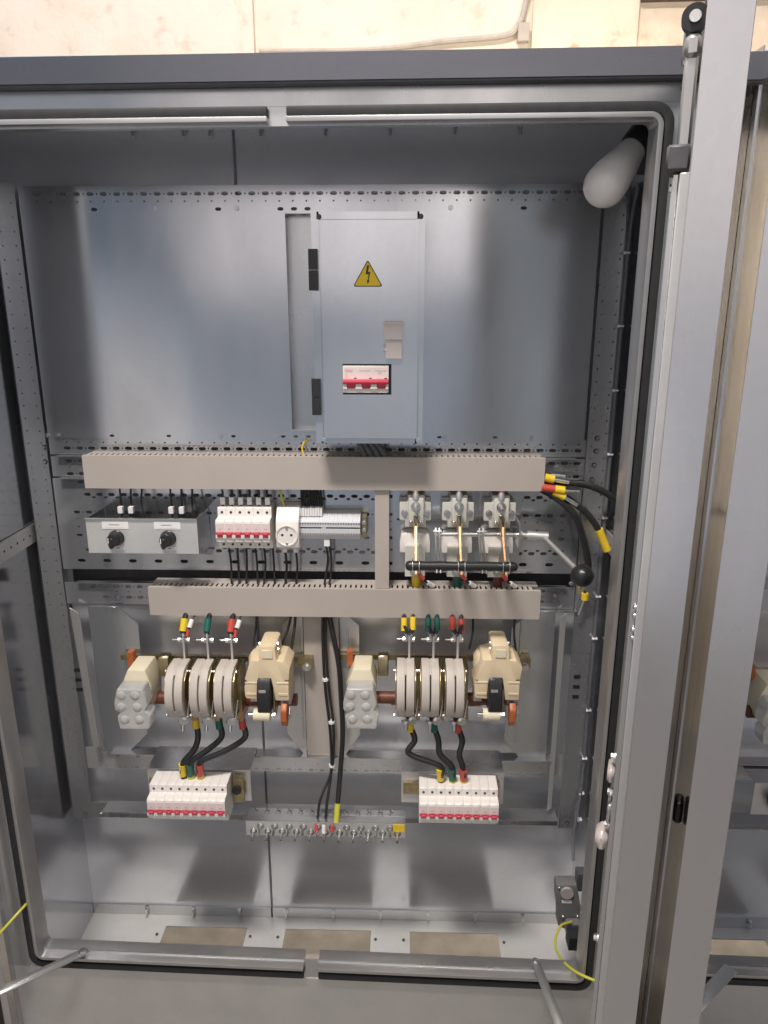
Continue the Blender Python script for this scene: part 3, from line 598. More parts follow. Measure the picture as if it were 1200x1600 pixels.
# ------------------------------------------------------------------ switch bracket with two rotary knobs
t = thing('switch_bracket', 'folded steel bracket carrying two black rotary switches, left of the small breakers', 'switch panel', (-330, -45, 1018))
bm = B(); box(bm, -438, -220, -92, -90, 1018, 1089); obj('front_plate', bm, 'galv_bright', t, bevel=0.8)
bm = B(); prism(bm, [(-90, 1018), (-90, 1089), (-3, 1086), (-3, 985)], -222, -220.4, 'x'); obj('side_plate', bm, 'galv', t); bm = B(); prism(bm, [(-90, 1018), (-90, 1089), (-3, 1086), (-3, 985)], -438, -436.4, 'x'); obj('side_plate', bm, 'galv', t)
bm = B(); box(bm, -438, -220, -96, -90.5, 1088.5, 1090); obj('top_fold', bm, 'galv_smooth', t, bevel=0.4)
for i, x in enumerate((-380, -278)):
    k = thing('rotary_switch', 'black rotary selector knob under white label, ' + ('left' if i == 0 else 'right') + ' of the two on the bracket', 'rotary switch', (x, -92, 1048), 'rotary selector switches')
    bm = B(); lathe(bm, (x, -92.2, 1050), (0, -1, 0), [(0, 15.5), (3, 15.5), (4, 14.4), (8, 14), (18, 12.6), (20, 11), (20.5, 0)], 28); obj('knob', bm, 'black_plastic', k)
    bm = B(); prism(bm, [(x - 12, 1051), (x - 9, 1034), (x - 5, 1031), (x, 1036), (x + 4, 1050), (x - 4, 1057)], -113, -100); obj('pointer', bm, 'black_plastic', k, bevel=2)
    bm = B(); box(bm, x - 9.5, x - 7.8, -113.8, -113.2, 1045, 1055); obj('pointer_mark', bm, 'white_label', k)
    bm = B(); box(bm, x - 16, x + 16, -80, -20, 1028, 1070); obj('contact_block', bm, 'dark_grey', k, bevel=2)
    bm = B(); box(bm, x - 26, x + 26, -93.2, -92.3, 1068, 1083); lb = obj('name_label', bm, 'white_label', k)
    strip('print_line', x - 12, x + 8, -93.5, -93.25, 1076, 1077.4, 'print_grey', 0, lb); strip('print_line', x - 20, x + 18, -93.5, -93.25, 1070.6, 1071.4, 'pink_print', 0, lb)
    bm = B(); box(bm, x - 7, x + 14, -93.2, -92.3, 1025, 1033); lb = obj('position_label', bm, 'white_label', k); strip('print_line', x - 2, x + 5, -93.5, -93.25, 1028, 1030, 'print_grey', 0, lb)
    for j, xx in enumerate((x - 4, x + 17, x + 38)):
        w = thing('wire', ['first', 'second', 'third'][j] + ' black wire from the left above the ' + ('left' if i == 0 else 'right') + ' rotary switch', 'wire', (xx, -40, 1145), 'wires above the rotary switches')
        obj('lead', tube(B(), [(xx - 6 + 3 * j, -28, 1150), (xx - 3, -36, 1115), (xx, -44, 1085), (xx, -50, 1062)], 2.0), 'cable', w)
        if j < 2:
            bm = B(); box(bm, xx - 5, xx + 4.5, -52, -43, 1088, 1101); obj('wire_marker', bm, 'white_label', w, bevel=1.5)

# ------------------------------------------------------------------ modular breakers
def mcb_profile(s=1.0):
    return [(0, -42), (0, 43), (-44, 43), (-46, 41), (-46, 24), (-63, 23), (-68, 20), (-68, -22), (-46, -24), (-46, -42)]
ORD = ['leftmost', 'second', 'third', 'fourth', 'middle', 'sixth', 'seventh', 'eighth', 'rightmost']
def make_mcb(x, yb, zc, label, group, w=17.8):
    t = thing('circuit_breaker', label, 'circuit breaker', (x, yb, zc), group)
    bm = B(); prism(bm, [(yb + p[0], zc + p[1]) for p in mcb_profile()], x - w / 2, x + w / 2, 'x'); obj('body', bm, 'white_plastic', t, bevel=0.3)
    bm = B(); box(bm, x - w / 2 + 1, x + w / 2 - 1, yb - 68.5, yb - 68.05, zc - 1, zc + 16); obj('print_field', bm, 'pink_print', t)
    bm = B(); prism(bm, [(yb - 68.1, zc - 13), (yb - 70, zc - 12), (yb - 76, zc - 5), (yb - 75, zc - 2), (yb - 68.1, zc - 2)], x - 5.2, x + 5.2, 'x'); obj('toggle', bm, 'red', t, bevel=0.6)
    bm = B(); box(bm, x - w / 2 + 0.6, x + w / 2 - 0.6, yb - 72, yb - 68.1, zc - 6, zc - 2); obj('toggle_bar', bm, 'red', t)
    bm = B()
    for s in (-1, 1): box(bm, x + s * 7.2 - 1.6, x + s * 7.2 + 1.6, yb - 72, yb - 68.2, zc - 13.5, zc - 6.2)
    obj('toggle_guard', bm, 'white_plastic', t, bevel=0.6)
    for zz in (33, -34):
        bm = B(); cyl(bm, (x, yb - 46.9, zc + zz), (x, yb - 45, zc + zz), 2.6, n=12); obj('terminal_screw', bm, 'screw_dark', t)
    bm = B(); box(bm, x - 2, x + 2, yb - 68.9, yb - 68.4, zc + 4, zc + 5); obj('print_mark', bm, 'print_grey', t)
    return t
MX = [-181 + 18 * i for i in range(6)]
m0 = None
for i, x in enumerate(MX):
    lb = ['leftmost', 'second from left', 'third from left', 'fourth from left', 'fifth from left', 'rightmost'][i] + ' of six white breakers with red toggles beside the socket'
    if m0 is None: m0 = make_mcb(x, -2, 1058, lb, 'six small breakers beside the socket')
    else: dup(m0, (x - MX[0], 0, 0), lb)
    w = thing('wire', ['leftmost', 'second', 'third', 'fourth', 'fifth', 'sixth'][i] + ' tagged black wire entering the top of the six small breakers', 'wire', (x, -30, 1105), 'tagged wires above the six breakers')
    j = random.uniform(-3, 3)
    obj('lead', tube(B(), [(x - 4 + j, -28, 1150), (x - 2 - j, -32, 1128), (x + j * 0.4, -36, 1112), (x, -34, 1098)], 2.2), 'cable', w)
    bm = B(); box(bm, x - 4.6, x + 4.6, -39, -30, 1104, 1119); obj('wire_marker', bm, 'white_label', w, bevel=1.5)
for i in range(6):
    x = MX[i] + 5
    tag(obj('wire', tube(B(), [(x, -30, 1020), (x + random.uniform(-2, 2), -26, 975), (x + random.uniform(-4, 4), -34, 934), (x + random.uniform(-6, 6), -36, 910)], 2.2), 'cable'), ['leftmost', 'second', 'third', 'fourth', 'fifth', 'sixth'][i] + ' black wire leaving the bottom of the six small breakers', 'wire', 'wires below the six breakers')
# socket module
t = thing('socket_outlet', 'white rail-mounted round socket outlet right of the six breakers', 'socket', (-49, -2, 1058))
bm = B(); prism(bm, [(-2, 1016), (-2, 1101), (-46, 1101), (-48, 1098), (-62, 1080), (-66, 1074), (-66, 1024), (-48, 1016)], -71.5, -26, 'x'); obj('body', bm, 'white_plastic', t, bevel=1.2)
cx, cz = -50, 1049
bm = B(); lathe(bm, (cx, -66.3, cz), (0, -1, 0), [(0, 22), (2.2, 22), (2.6, 20.6), (2.6, 19.6), (0.4, 18.8), (0.3, 0)], 32); obj('socket_ring', bm, 'white_plastic', t)
for x in (cx - 9, cx + 9):
    bm = B(); cyl(bm, (x, -66.9, cz + 1), (x, -66.5, cz + 1), 2.6); obj('pin_hole', bm, 'rubber', t)
for z in (cz + 16.5, cz - 16.5):
    bm = B(); box(bm, cx - 2.2, cx + 2.2, -69.2, -66.7, z - 2.2, z + 2.2); obj('earth_clip', bm, 'zinc', t, bevel=0.6)
bm = B(); cyl(bm, (-57, -48.6, 1090), (-57, -47, 1090), 2.4); obj('terminal_screw', bm, 'screw_dark', t)
tag(obj('earth_wire', tube(B(), [(-68, -30, 1150), (-64, -34, 1125), (-57, -38, 1098)], 2.3), 'yellow_green'), 'yellow green earth wire entering the socket outlet from above', 'wire')
for i, x in enumerate((-60, -38)):
    w = thing('wire', ('left' if i == 0 else 'right') + ' black wire with white sleeve under the socket outlet', 'wire', (x, -30, 1010), 'wires under the socket')
    bm = B(); box(bm, x - 4, x + 4, -38, -30, 1004, 1018); obj('wire_marker', bm, 'white_label', w, bevel=1)
    obj('lead', tube(B(), [(x, -33, 1006), (x + 1, -28, 970), (x - 2, -32, 934), (x + 2, -36, 910)], 2.6 - i * 0.4), 'cable', w)

# ------------------------------------------------------------------ terminal strip
t = thing('terminal_strip', 'row of light grey terminal blocks with white markers and brass end stop', 'terminal strip', (35, -2, 1035))
bm = B()
for i in range(24):
    x = -28 + i * 5.1; prism(bm, [(-2, 1034), (-2, 1086), (-30, 1086), (-40, 1080), (-50, 1072), (-50, 1062), (-46, 1061.4), (-46, 1058.6), (-50, 1058), (-50, 1046), (-44, 1036)], x, x + 4.85, 'x')
obj('terminal_blocks', bm, 'terminal', t, kind='stuff', smooth=False)
bm = B()
for i in range(24):
    x = -26.5 + i * 5.1
    for z in (1068, 1046.8): box(bm, x, x + 2.4, -50.6, -50.05, z, z + 2.6)
obj('terminal_screws', bm, 'screw_dark', t, kind='stuff', smooth=False)
strip('jumper', -25, 93, -47.5, -46.2, 1058.8, 1061.2, 'rubber', 0, t); strip('jumper_mark', 17, 26, -49.5, -47.7, 1058.6, 1061.3, 'pink_print', 0, t)
bm = B()
for i in range(9): box(bm, -27 + i * 5.1, -22.6 + i * 5.1, -42, -14, 1082 + random.uniform(-.8, .8), 1099 + random.uniform(-1, 1))
obj('wire_markers', bm, 'white_label', t, bevel=0.5, kind='stuff')
bm = B(); box(bm, 96, 106, -34, -3, 1036, 1078); obj('end_stop', bm, 'brass', t, bevel=2); bm = B(); hexbolt(bm, (101, -34, 1068), (0, -1, 0), 3, 3); hexbolt(bm, (101, -34, 1052), (0, -1, 0), 3, 3); obj('end_stop_screw', bm, 'zinc', t)
for i in range(9):
    x = -24 + i * 5
    tag(obj('wire', tube(B(), [(x + random.uniform(-3, 3), -22 - 3 * (i % 3), 1150), (x + random.uniform(-4, 4), -24, 1125), (x + 0.5, -26, 1096)], 2.2), 'cable'), ['first', 'second', 'third', 'fourth', 'fifth', 'sixth', 'seventh', 'eighth', 'ninth'][i] + ' thin black wire from the left in the bunch above the terminal strip', 'wire', 'wire bunch above the terminal strip')
w = thing('wire_pair', 'pair of black wires with white tag under the terminal strip', 'wires', (26, -40, 1030))
bm = B(); box(bm, 21, 32, -44, -38, 1020, 1033); obj('wire_marker', bm, 'white_label', w, bevel=1)
obj('lead', tube(B(), [(24, -40, 1024), (27, -34, 990), (21, -32, 950), (15, -36, 912)], 2.2), 'cable', w); obj('lead', tube(B(), [(30, -40, 1024), (34, -34, 990), (31, -32, 950), (24, -36, 912)], 2.2), 'cable', w)

# ------------------------------------------------------------------ knife switch
t = thing('knife_switch', 'three-pole knife switch with copper blades and black crossbar, right of the vertical duct', 'knife switch', (288, -5, 960))
bm = B(); band(bm, 158, 418, 1040, 1100, -8, [(170, 1068, 6, 6), (256, 1088, 12, 8), (338, 1088, 12, 8), (256, 1046, 10, 10), (338, 1046, 10, 10)]); rect(bm, 158, 418, 1100, 1130, -8); rect(bm, 158, 418, 960, 1040, -8)
bmesh.ops.remove_doubles(bm, verts=bm.verts, dist=0.01); obj('base_plate', bm, 'galv_panel', t, solid=3, smooth=False)
KX = (204, 288, 370)
for cx in KX:
    o = cx - 204
    pl = [(187.9, 1130), (222.2, 1130), (222.2, 1116), (234.5, 1116), (234.5, 1078), (224.7, 1078), (224.7, 1064), (183, 1064), (183, 1078), (172, 1078), (172, 1116), (187.9, 1116)]
    bm = B(); prism(bm, [(x + o, z) for x, z in pl], -52, -10); ins = obj('insulator', bm, 'frost', t, bevel=2.5, seg=2)
    bm = B(); prism(bm, [(190 + o, 1126), (220 + o, 1126), (220 + o, 1072), (190 + o, 1072)], -62, -52.5); obj('insulator_cap', bm, 'frost', ins, bevel=3, seg=2)
    bm = B(); prism(bm, [(173 + o, 1030), (176 + o, 1046), (190 + o, 1050), (218 + o, 1050), (232 + o, 1046), (234 + o, 1030), (234 + o, 1008), (173 + o, 1008)], -44, -10); i2 = obj('insulator', bm, 'white_plastic', t, bevel=3, seg=2)
    bm = B(); box(bm, 184 + o, 224 + o, -56, -10, 962, 1026); obj('insulator_cap', bm, 'frost', i2, bevel=3, seg=2)
    for sx in (-22, 22):
        bm = B(); hexbolt(bm, (cx + sx, -52, 1094), (0, -1, 0), 4.5, 5); obj('insulator_screw', bm, 'zinc', t)
    bm = B(); hexbolt(bm, (cx, -62.5, 1110), (0, -1, 0), 6.2, 6, 20, 3.2); obj('terminal_bolt', bm, 'zinc', t)
    bm = B(); sph(bm, (cx + 9, -62, 1078), 4, 10); sph(bm, (cx - 9, -62, 1078), 4, 10); sph(bm, (cx + 1, -64, 1092), 3, 10); obj('clip_pin', bm, 'zinc', t)
    # jaw of brass strips, copper blade, steel blade cheeks
    for sx in (-3.2, 3.2):
        bm = B(); prism(bm, [(-62, 1092), (-100, 1086), (-106, 1064), (-96, 1060), (-62, 1072)], cx + sx - 1, cx + sx + 1, 'x'); obj('jaw', bm, 'brass', t)
    bm = B(); prism(bm, [(-84, 1080), (-98, 1080), (-116, 1056), (-172, 1010), (-150, 1002), (-70, 1002), (-66, 1014), (-118, 1018), (-100, 1048)], cx - 1.8, cx + 1.8, 'x'); obj('blade', bm, 'copper', t)
    for sx in (-6, 6):
        bm = B(); lathe(bm, (cx + sx - 1, -160, 1022), (1, 0, 0), [(0, 14), (2, 14)], 22); obj('cheek', bm, 'zinc', t, bevel=0.6)
    bm = B(); hexbolt(bm, (cx - 2, -57, 974), (0, -1, 0), 5.5, 6, 8, 3); obj('terminal_bolt', bm, 'zinc', t)
bm = B()
prof = [(0, 0), (1.5, 6), (5, 9), (10, 9.6), (18, 9.5), (24, 9.6), (40, 8.6), (66, 9.6), (92, 8.4), (108, 9.8), (125, 8.6), (150, 9.6), (172, 8.8), (190, 9.8), (200, 9.4), (206, 7), (209, 0)]
lathe(bm, (184, -160, 1022), (1, 0, 0), prof, 20); obj('crossbar', bm, 'black_plastic', t)
bm = B(); cyl(bm, (240, -80, 1059), (404, -80, 1059), 4.6); obj('shaft', bm, 'zinc', t)
for x in (246, 330):
    for sx in (-3.5, 3.5):
        bm = B(); prism(bm, [(-78, 1070), (-88, 1074), (-94, 1066), (-166, 1026), (-170, 1012), (-160, 1008), (-152, 1012), (-80, 1052)], x + sx - 0.9, x + sx + 0.9, 'x'); obj('lever', bm, 'zinc', t)
    bm = B(); cyl(bm, (x - 8, -86, 1066), (x + 8, -86, 1066), 4.4); obj('lever_pin', bm, 'zinc', t, bevel=0.8)
strip('bearing_plate', 402, 405, -92, -9, 1035, 1083, 'galv_smooth', 1, t); bm = B(); hexbolt(bm, (404, -80, 1059), (1, 0, 0), 8, 7); obj('bearing_nut', bm, 'zinc', t)
bm = B(); cyl(bm, (410, -80, 1059), (424, -80, 1058), 5.2); cyl(bm, (420, -80, 1058), (460, -82, 1056), 9.4, n=18); obj('handle_hub', bm, 'galv_light', t, bevel=0.8)
bm = B(); cyl(bm, (452, -84, 1056), (500, -190, 1022), 4.6); obj('handle_rod', bm, 'galv_light', t)
bm = B(); lathe(bm, (494, -180, 1024), (0.38, -0.9, -0.2), [(0, 8), (3, 12), (8, 17), (16, 20), (24, 20), (32, 17), (38, 10), (40, 0)], 26); obj('handle_knob', bm, 'black_plastic', t)
# cables into the knife switch (top) and tails (bottom)
for i, (cx, c, nm) in enumerate(zip(KX, ('yellow', 'green', 'red_sleeve'), ('yellow', 'dark green', 'red'))):
    w = thing('cable', 'short cable end with %s sleeve above the knife switch' % nm, 'cable', (cx, -60, 1130), 'cables into the knife switch')
    if i != 1: bm = B(); cyl(bm, (cx, -57, 1139), (cx, -56, 1152), 7); obj('sleeve', bm, c, w)
    else: bm = B(); cyl(bm, (cx, -57, 1142), (cx, -56, 1152), 6.5); obj('sleeve', bm, 'cable', w)
    bm = B(); lathe(bm, (cx, -58, 1124), (0, 0, 1), [(0, 7.5), (6, 7.5), (12, 6), (16, 4.5), (18, 4.5)], 14); obj('lug', bm, 'galv_light', w)
    w = thing('cable', '%s sleeved cable tail below the knife switch entering the lower duct' % nm, 'cable', (cx, -50, 955), 'cable tails under the knife switch')
    bm = B(); cyl(bm, (cx + 2, -40, 964), (cx + 4, -30, 925), 9); obj('sleeve', bm, c if i != 2 else 'brown', w)
    w = thing('wire', 'thin %s wire with white tag at the lower right of the %s knife switch pole' % ('red', ('left', 'middle', 'right')[i]), 'wire', (cx + 10, -60, 955), 'tagged wires under the knife switch')
    obj('lead', tube(B(), [(cx + 8, -56, 974), (cx + 14, -60, 962), (cx + 24, -58, 950), (cx + 42, -44, 936), (cx + 48, -36, 920)], 2), 'cable', w)
    bm = B(); cyl(bm, (cx + 8, -58, 968), (cx + 18, -60, 957), 4.2); obj('sleeve', bm, 'red_sleeve', w)
    bm = B(); cyl(bm, (cx + 26, -57, 950), (cx + 38, -48, 939), 4.6); obj('wire_marker', bm, 'white_label', w)

# ------------------------------------------------------------------ feeder cables at the right end of the upper duct
def cable(label, pts, r, sleeves, group='feeder cables right of the upper duct', m='cable'):
    w = thing('cable', label, 'cable', pts[0], group)
    obj('sheath', tube(B(), pts, r, 10), m, w)
    for a, b, rr, mm, nm in sleeves:
        bm = B(); cyl(bm, a, b, rr, n=12); obj(nm, bm, mm, w)
    return w
cable('black feeder cable curving right out of the cabinet side beside the upper duct', [(440, -30, 1158), (490, -45, 1156), (540, -48, 1150), (585, -45, 1128), (612, -30, 1095)], 6.5, [])
cable('black feeder cable drooping to a yellow sleeve at the right wall', [(440, -35, 1150), (480, -50, 1136), (525, -60, 1108), (555, -62, 1075), (572, -60, 1040)], 6.5, [((562, -62, 1066), (582, -60, 1022), 8.2, 'yellow', 'sleeve')])
cable('black feeder cable hanging down to the black switch knob', [(440, -38, 1146), (478, -55, 1126), (512, -62, 1095), (532, -62, 1050), (546, -60, 1000), (548, -58, 968)], 7, [])
cable('bare lug with yellow and grey ferrule lying right of the duct end, upper', [(438, -50, 1176), (456, -54, 1168)], 6, [((452, -56, 1168), (470, -58, 1164), 8, 'yellow', 'sleeve'), ((470, -58, 1164), (498, -62, 1160), 4.4, 'zinc', 'ferrule'), ((464, -52, 1172), (492, -55, 1170), 4.2, 'zinc', 'ferrule')])
cable('red and yellow sleeved cable end with silver ferrule right of the duct', [(438, -54, 1150), (452, -56, 1150)], 6, [((446, -60, 1149), (472, -62, 1146), 7.5, 'red_sleeve', 'sleeve'), ((472, -62, 1146), (490, -64, 1144), 8, 'yellow', 'sleeve'), ((488, -64, 1143), (518, -66, 1142), 4.4, 'zinc', 'ferrule')])
cable('yellow sleeved cable end with silver ferrule pointing down right', [(455, -54, 1144), (470, -58, 1138)], 6, [((470, -58, 1140), (492, -62, 1130), 7.5, 'yellow', 'sleeve'), ((490, -62, 1131), (516, -66, 1115), 4.2, 'zinc', 'ferrule')])
cable('small yellow tag with hanging ferrule on the right upright below the knob', [(556, -20, 920), (552, -20, 905)], 3, [((556, -22, 916), (556, -22, 902), 7.5, 'yellow', 'sleeve'), ((555, -22, 902), (546, -22, 868), 3.4, 'zinc', 'ferrule')])
cable('small yellow sleeve with grey ferrule behind the drooping feeder cables', [(512, -12, 1098), (518, -14, 1086)], 3, [((514, -12, 1098), (522, -14, 1088), 5, 'yellow_green', 'sleeve'), ((526, -14, 1076), (534, -14, 1058), 4, 'galv_light', 'ferrule')])
# signal cable with ties along the right upright
w = thing('signal_cable', 'grey cable tied along the right upright with white ties', 'cable', (580, -12, 350))
obj('sheath', tube(B(), [(590, -30, 1690), (588, -12, 1600), (587, -10, 1300), (586, -10, 1000), (585, -10, 700), (584, -12, 450), (570, -30, 340), (566, -60, 290)], 3.4), 'cable_grey', w)
for z in (1580, 1450, 1330, 1205, 1075, 905, 810, 640, 520, 430, 360):
    bm = B(); box(bm, 582, 591, -15, -5, z - 1.5, z + 1.5); sph(bm, (582, -14, z), 3, 8); obj('cable_tie', bm, 'white_label', w)
# ------------------------------------------------------------------ contactors
def contactor(label, x0):
    """x0 = centre of the first arc chute"""
    t = thing('contactor', label, 'contactor', (x0, -60, 670), 'large contactors in the lower bays')
    def pz(name, m, pts, y0, y1, bv=1.0, parent=t, seg=1): bm = B(); prism(bm, [(x + x0, z) for x, z in pts], y0, y1); return obj(name, bm, m, parent, bevel=bv, seg=seg)
    def px_(name, m, pts, xa, xb, bv=0.8, parent=t, seg=1): bm = B(); prism(bm, pts, xa + x0, xb + x0, 'x'); return obj(name, bm, m, parent, bevel=bv, seg=seg)
    def bxx(name, m, xa, xb, ya, yb, za, zb, bv=0.8, parent=t): bm = B(); box(bm, xa + x0, xb + x0, ya, yb, za, zb); return obj(name, bm, m, parent, bevel=bv)
    # carrier bars
    bxx('frame_bar', 'brass', -150, 255, -34, -24, 757, 768, 1.0)
    bm = B(); cyl(bm, (x0 - 118, -72, 690), (x0 + 232, -72, 690), 13, n=18); obj('shaft', bm, 'brown', t)
    bm = B(); cyl(bm, (x0 - 30, -62, 676), (x0 + 160, -62, 676), 9, n=14); obj('shaft_sleeve', bm, 'orange', t)
    # arc chutes
    front = [(-122, 806), (-136, 801), (-150, 784), (-159, 760), (-162, 736), (-159, 712), (-150, 690), (-142, 677)]
    full = [(-86, 806)] + front + [(-108, 674), (-80, 690)]
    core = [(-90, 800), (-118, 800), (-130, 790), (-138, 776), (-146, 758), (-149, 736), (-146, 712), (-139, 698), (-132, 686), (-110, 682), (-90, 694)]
    def sq(P): return [(y, 684 + (z - 674) * 0.80) for y, z in P]
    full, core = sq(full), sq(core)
    for i in range(3):
        xc = i * 49
        ch = px_('arc_chute', 'chute', full, xc - 17.5, xc - 1.5, 1.6, t, 2)
        px_('chute_half', 'chute', full, xc + 1.5, xc + 17.5, 1.6, ch, 2); px_('chute_slit_shade', 'screw_dark', core, xc - 1.4, xc + 1.4, 0, ch)  # dark filler in the open slit, shade put into its colour
        px_('chute_bridge', 'chute', sq([(-90, 805.6), (-122, 805.6), (-135.5, 800.5), (-141, 794), (-138, 788), (-90, 788)]), xc - 1.5, xc + 1.5, 0, ch); px_('chute_bridge', 'chute', sq([(-140, 700), (-153.5, 699.5), (-149.5, 690), (-141.6, 677.6), (-110, 676), (-110, 696)]), xc - 1.5, xc + 1.5, 0, ch)
        for s in (-1, 1):
            px_('side_plate', 'brass', sq([(-70, 800), (-118, 802), (-144, 780), (-153, 742), (-146, 700), (-112, 684), (-76, 690)]), xc + s * 19.5 - 1, xc + s * 19.5 + 1, 0.3)
            bm = B(); hexbolt(bm, (xc + s * 20.5 + x0, -124, 780), (s, 0, 0), 3, 3); hexbolt(bm, (xc + s * 20.5 + x0, -140, 690), (s, 0, 0), 3, 3); obj('chute_screw', bm, 'zinc', t)
        bxx('contact_arm', 'brass', xc + 20.8, xc + 28, -118, -70, 690, 782, 2)
        bxx('contact_tip', 'copper', xc + 21, xc + 30, -124, -60, 668, 690, 2)
        bm = B(); cyl(bm, (xc + 21 + x0, -146, 690), (xc + 25 + x0, -140, 726), 2); hexbolt(bm, (xc + 14 + x0, -150, 684), (0.2, -1, 0.1), 6, 6); obj('spring_pin', bm, 'zinc', t)
        # lower terminal with thread, upper flat terminal with crossing bolt
        bxx('lower_terminal', 'brass', xc - 4, xc + 26, -104, -66, 662, 674, 1.5)
        bm = B(); hexbolt(bm, (xc + 2 + x0, -118, 664), (0, -0.35, -1), 7, 6, 14, 3.4); obj('terminal_bolt', bm, 'zinc', t)
        bxx('upper_terminal', 'galv_light', xc + 5, xc + 9, -92, -74, 786, 840, 0.6)
        bm = B(); cyl(bm, (xc - 18 + x0, -82, 829), (xc + 18 + x0, -82, 829), 2.2); cyl(bm, (xc - 7 + x0, -82, 829), (xc - 2 + x0, -82, 829), 5, n=6); cyl(bm, (xc + 13 + x0, -82, 829), (xc + 18 + x0, -82, 829), 5.2, n=6); cyl(bm, (xc - 1 + x0, -82, 829), (xc + 1 + x0, -82, 829), 6.5, n=14); cyl(bm, (xc + 10.5 + x0, -82, 829), (xc + 12.5 + x0, -82, 829), 6.5, n=14); obj('terminal_bolt', bm, 'zinc', t)
    # magnet coil and armature at the right
    c = [(168, 850), (174, 852), (198, 852), (203, 849), (205, 821), (220, 820), (233, 806), (230, 780), (221, 779), (221, 775), (229, 775), (229, 736), (227, 734), (200, 734), (195, 769), (192, 783), (165, 783), (162, 768), (161, 736), (137, 738), (134, 744), (134, 765), (141, 776), (135, 780), (149, 821), (168, 821)]
    yk = pz('coil_housing', 'cream', [(183 + (x - 183) * 0.93, z - 10) for x, z in c], -136, -66, 2.2, t, 2)
    bm = B(); lathe(bm, (x0 + 183, -84, 752), (0, 0, 1), [(0, 40), (6, 45), (44, 45), (52, 40), (56, 0)], 28); obj('coil', bm, 'cream', t)
    bxx('name_pad', 'cream_light', 176, 196, -138, -136.2, 818, 834, 1.5, yk)
    for xa, xb in ((139, 163), (203, 226)): bxx('mould_rib', 'cream_light', xa, xb, -137.2, -135.5, 762, 764.5, 0.4, yk); bxx('mould_rib', 'cream', xa + 2, xb - 2, -137.5, -135.5, 736, 740, 0.5, yk)
    for s in (169, 201):
        bm = B(); hexbolt(bm, (x0 + s, -110, 836), (1 if s > 180 else -1, 0, 0), 3.4, 4); hexbolt(bm, (x0 + s, -110, 824), (1 if s > 180 else -1, 0, 0), 3.4, 4); obj('coil_screw', bm, 'zinc', t)
    ar = px_('armature', 'black_plastic', [(-100, 780), (-128, 780), (-142, 766), (-152, 740), (-150, 704), (-110, 700)], 164, 191, 2)
    bxx('armature_badge', 'galv_light', 168, 182, -149, -145, 746, 753, 1, ar)
    px_('armature_cheek', 'brass', [(-100, 745), (-128, 745), (-140, 700), (-120, 684), (-100, 690)], 192.5, 197, 0.6)
    bm = B(); cyl(bm, (x0 + 155, -140, 694), (x0 + 188, -140, 694), 12.5, n=20); obj('roller', bm, 'cream_light', t, bevel=1.5, seg=2)
    bm = B(); cyl(bm, (x0 + 144, -140, 694), (x0 + 155, -140, 694), 4.4); cyl(bm, (x0 + 188, -140, 694), (x0 + 198, -140, 694), 5.4, n=6); obj('roller_pin', bm, 'zinc', t)
    px_('cam', 'orange', [(-132, 716), (-144, 704), (-144, 680), (-130, 662), (-116, 672), (-110, 700)], 208, 221, 3, t, 2)
    px_('cam_washer', 'zinc', [(-128, 706), (-138, 694), (-128, 678), (-116, 690)], 224, 227, 1)
    bxx('bracket', 'galv_light', 206, 226, -118, -60, 706, 728, 1)
    bxx('bracket', 'galv_light', 140, 156, -100, -60, 700, 728, 1)
    bxx('end_bracket', 'brass', 232, 262, -46, -22, 748, 770, 1.5); bm = B(); hexbolt(bm, (x0 + 250, -46, 752), (0, -1, 0), 6, 7); obj('bracket_bolt', bm, 'zinc', t)
    # auxiliary contact block at the left, cream body under a clear cover
    ax = pz('auxiliary_body', 'cream_light', [(-106, 774), (-70, 774), (-60, 740), (-62, 690), (-112, 690), (-120, 742)], -112, -46, 2.5, t, 2)
    cv = pz('auxiliary_cover', 'clear_cover', [(-116, 752), (-64, 752), (-56, 716), (-63, 704), (-52, 694), (-58, 662), (-118, 662), (-121, 690), (-113, 698), (-124, 704), (-124, 722)], -150, -113, 4, t, 3)
    bm = B()
    for bx_, bz in ((-108, 738), (-80, 738), (-110, 712), (-78, 712), (-106, 684), (-76, 684)): lathe(bm, (bx_ + x0, -149, bz), (0, -1, 0), [(0, 10.5), (1.6, 9.4), (3.4, 6.5), (4.2, 3), (4.4, 0)], 16)
    obj('cover_boss', bm, 'clear_cover', cv)
    px_('auxiliary_bracket', 'brass', [(-44, 782), (-62, 782), (-66, 776), (-66, 736), (-44, 736)], -58, -36, 1.5)
    bxx('auxiliary_tab', 'orange', -100, -82, -112, -84, 646, 661, 2); bxx('auxiliary_tab', 'cream_light', -100, -88, -118, -100, 656, 668, 1.5)
    bxx('pivot_tab', 'orange', -122, -110, -66, -48, 758, 790, 2)
    return t
c0 = contactor('large contactor with cream coil in the left bay, single sleeved cables above', -272)
dup(c0, (459, 6, 5), 'large contactor with cream coil in the right bay, paired sleeved cables above')

